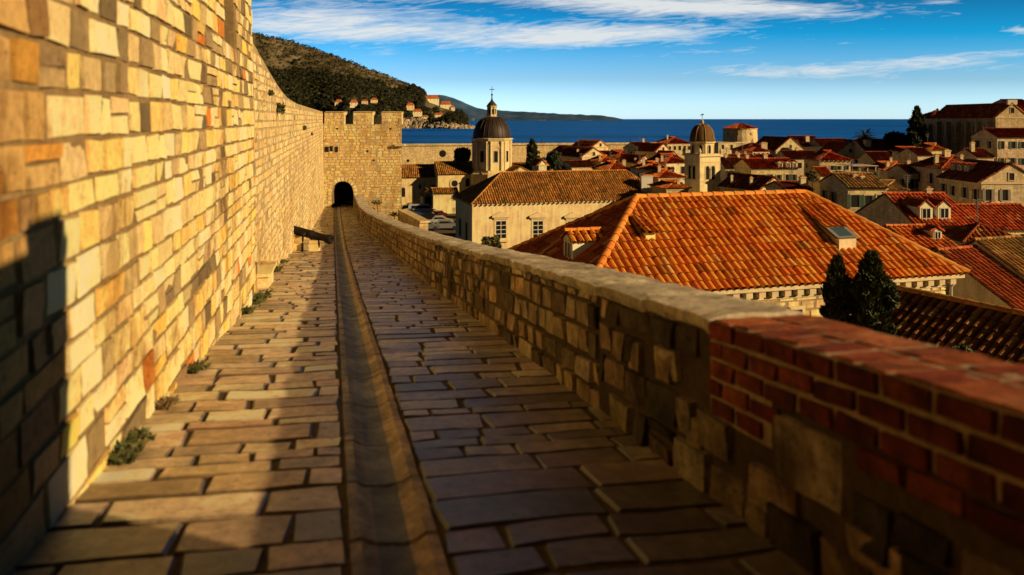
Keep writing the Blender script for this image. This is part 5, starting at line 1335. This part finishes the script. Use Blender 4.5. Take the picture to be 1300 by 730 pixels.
# distant land
FK=[(300,122),(480,123),(520,121),(545,118.5),(560,119.5),(572,121.5),(583,126),(594,131.5),(604,135.5),(615,138),(640,140.5),(665,141.5),(690,142.8),(720,144.5),(745,145.5),(765,147),(780,149),(789,151.2)]
mb=MB(); Yf=9000; prev=None
rows=[0,.12,.3,.55,.8,1.0]
us=[300+i*2.5 for i in range(197)]
g=[]
for r_ in rows:
    line=[]
    for u in us:
        zt=max(0,(151.3-pw(FK,u))/1000*Yf*1.08+(8*noise.noise((u*.12,0,0))+14*noise.noise((u*.04,2,0)))*(1 if u<770 else .2))
        y=Yf+1300*r_; z=SEA-5+(zt+24)*(r_**.8)*(1+.12*noise.noise((u*.05,r_*3,0))*(1-r_))
        line.append(mb.vert(((u-UC)/FPX*y,y,z)))
    g.append(line)
for j in range(len(rows)-1):
    for i in range(len(us)-1):
        c=mixc((.055,.125,.26),(.10,.17,.31),max(0,min(1,.4+1.5*noise.noise((us[i]*.06,j*.8,3)))))  # aerial haze painted in as blue land colour
        if j==0 and random.random()<.12: c=(.3,.26,.22)
        mb.idx((g[j][i],g[j][i+1],g[j+1][i+1],g[j+1][i]),c)
M['faraway']=attr_mat('hazy_land',1,.0,(.004,.3),(.02,.25),None)
o=mb.build('distant_hills',M['faraway'],None,True); o['kind']='structure'
# ------------------------------------------------ sky, sun, camera
w=bpy.data.worlds.new('World'); bpy.context.scene.world=w; w.use_nodes=True
nt=w.node_tree; bg=nt.nodes['Background']
sky=nt.nodes.new('ShaderNodeTexSky'); sky.sky_type='NISHITA'; sky.sun_disc=False
el=math.asin(SUN.z); sky.sun_elevation=el; sky.sun_rotation=math.atan2(SUN.x,SUN.y); sky.air_density=1.0; sky.dust_density=.4; sky.ozone_density=2.5; sky.altitude=0
def mth(op,a,b=None,c=None):
    n=nt.nodes.new('ShaderNodeMath'); n.operation=op
    for i,x in enumerate((a,b,c)):
        if x is None: continue
        if isinstance(x,(int,float)): n.inputs[i].default_value=x
        else: nt.links.new(x,n.inputs[i])
    return n.outputs[0]
tc=nt.nodes.new('ShaderNodeTexCoord'); sx=nt.nodes.new('ShaderNodeSeparateXYZ'); nt.links.new(tc.outputs['Generated'],sx.inputs[0])
yy=mth('MAXIMUM',sx.outputs[1],.05); az=mth('DIVIDE',sx.outputs[0],yy); elv=mth('DIVIDE',sx.outputs[2],yy)
hs=nt.nodes.new('ShaderNodeHueSaturation'); hs.inputs['Saturation'].default_value=1.25; hs.inputs['Value'].default_value=1.0
nt.links.new(sky.outputs[0],hs.inputs['Color'])
# deepen the blue low down; dim and grey overhead and behind to cut fill
cr=nt.nodes.new('ShaderNodeValToRGB'); nt.links.new(elv,cr.inputs[0])
e=cr.color_ramp.elements

while len(e)<len(SKYR): e.new(.5)
for x,(p,c) in zip(e,SKYR): x.position=p; x.color=(*c,1)
mx=nt.nodes.new('ShaderNodeMix'); mx.data_type='RGBA'; mx.blend_type='MULTIPLY'; mx.inputs[0].default_value=1
nt.links.new(hs.outputs[0],mx.inputs[6]); nt.links.new(cr.outputs[0],mx.inputs[7])
# cirrus: long streaks, torn by stretched noise
cb=nt.nodes.new('ShaderNodeCombineXYZ'); 
nt.links.new(mth('MULTIPLY',az,2.6),cb.inputs[0]); nt.links.new(mth('MULTIPLY',mth('ADD',elv,mth('MULTIPLY',az,.05)),26.0),cb.inputs[1])
nz=nt.nodes.new('ShaderNodeTexNoise'); nz.inputs['Scale'].default_value=1.6; nz.inputs['Detail'].default_value=9; nz.inputs['Roughness'].default_value=.62; nz.inputs['Distortion'].default_value=1.1
nt.links.new(cb.outputs[0],nz.inputs['Vector'])
cb2=nt.nodes.new('ShaderNodeCombineXYZ')
nt.links.new(mth('MULTIPLY',az,9.0),cb2.inputs[0]); nt.links.new(mth('MULTIPLY',mth('ADD',elv,mth('MULTIPLY',az,-.09)),75.0),cb2.inputs[1])
nz2=nt.nodes.new('ShaderNodeTexNoise'); nz2.inputs['Scale'].default_value=1.3; nz2.inputs['Detail'].default_value=8; nz2.inputs['Roughness'].default_value=.65; nz2.inputs['Distortion'].default_value=2.2
nt.links.new(cb2.outputs[0],nz2.inputs['Vector'])
def blob(ca,ce,sa,se,slope,k):
    dx=mth('DIVIDE',mth('SUBTRACT',az,ca),sa); lin=mth('MULTIPLY_ADD',mth('SUBTRACT',az,ca),slope,ce)
    dy=mth('DIVIDE',mth('SUBTRACT',elv,lin),se)
    r=mth('ADD',mth('MULTIPLY',dx,dx),mth('MULTIPLY',dy,dy))
    return mth('MULTIPLY',mth('EXPONENT',mth('MULTIPLY',r,-1.0)),k)
tot=None
for a in BLOBS:
    bq=blob(*a); tot=bq if tot is None else mth('ADD',tot,bq)
dens=mth('SUBTRACT',mth('ADD',mth('ADD',tot,mth('MULTIPLY',nz.outputs[0],1.35)),mth('MULTIPLY',nz2.outputs[0],1.5)),1.80)
dens=mth('MINIMUM',mth('MAXIMUM',mth('MULTIPLY',dens,1.15),0.0),.92)
dens=mth('MULTIPLY',dens,mth('MINIMUM',mth('MAXIMUM',mth('MULTIPLY',sx.outputs[1],4.0),0.0),1.0))
m2=nt.nodes.new('ShaderNodeMix'); m2.data_type='RGBA'; nt.links.new(dens,m2.inputs[0]); nt.links.new(mx.outputs[2],m2.inputs[6]); m2.inputs[7].default_value=(*CLOUDC,1)
nt.links.new(m2.outputs[2],bg.inputs['Color']); bg.inputs['Strength'].default_value=SKYS
sd=bpy.data.lights.new('sun','SUN'); sd.energy=5.0; sd.angle=R(.5); sd.color=SUNC
so=bpy.data.objects.new('sun',sd); C.objects.link(so); so.rotation_euler=(-SUN).to_track_quat('-Z','Y').to_euler()
cd=bpy.data.cameras.new('camera'); co=bpy.data.objects.new('camera',cd); C.objects.link(co)
co.location=(0,0,0); co.rotation_euler=(R(90),0,0)
cd.sensor_width=36; cd.lens=36*FPX/1300; cd.shift_y=-(365-VH)/1300; cd.clip_start=.05; cd.clip_end=200000
cd.dof.use_dof=True; cd.dof.focus_distance=32; cd.dof.aperture_fstop=1.25
sc=bpy.context.scene; sc.camera=co
sc.view_settings.view_transform='Standard'; sc.view_settings.look='None'; sc.view_settings.exposure=0
sc.cycles.max_bounces=6; sc.cycles.diffuse_bounces=1; sc.cycles.use_denoising=True
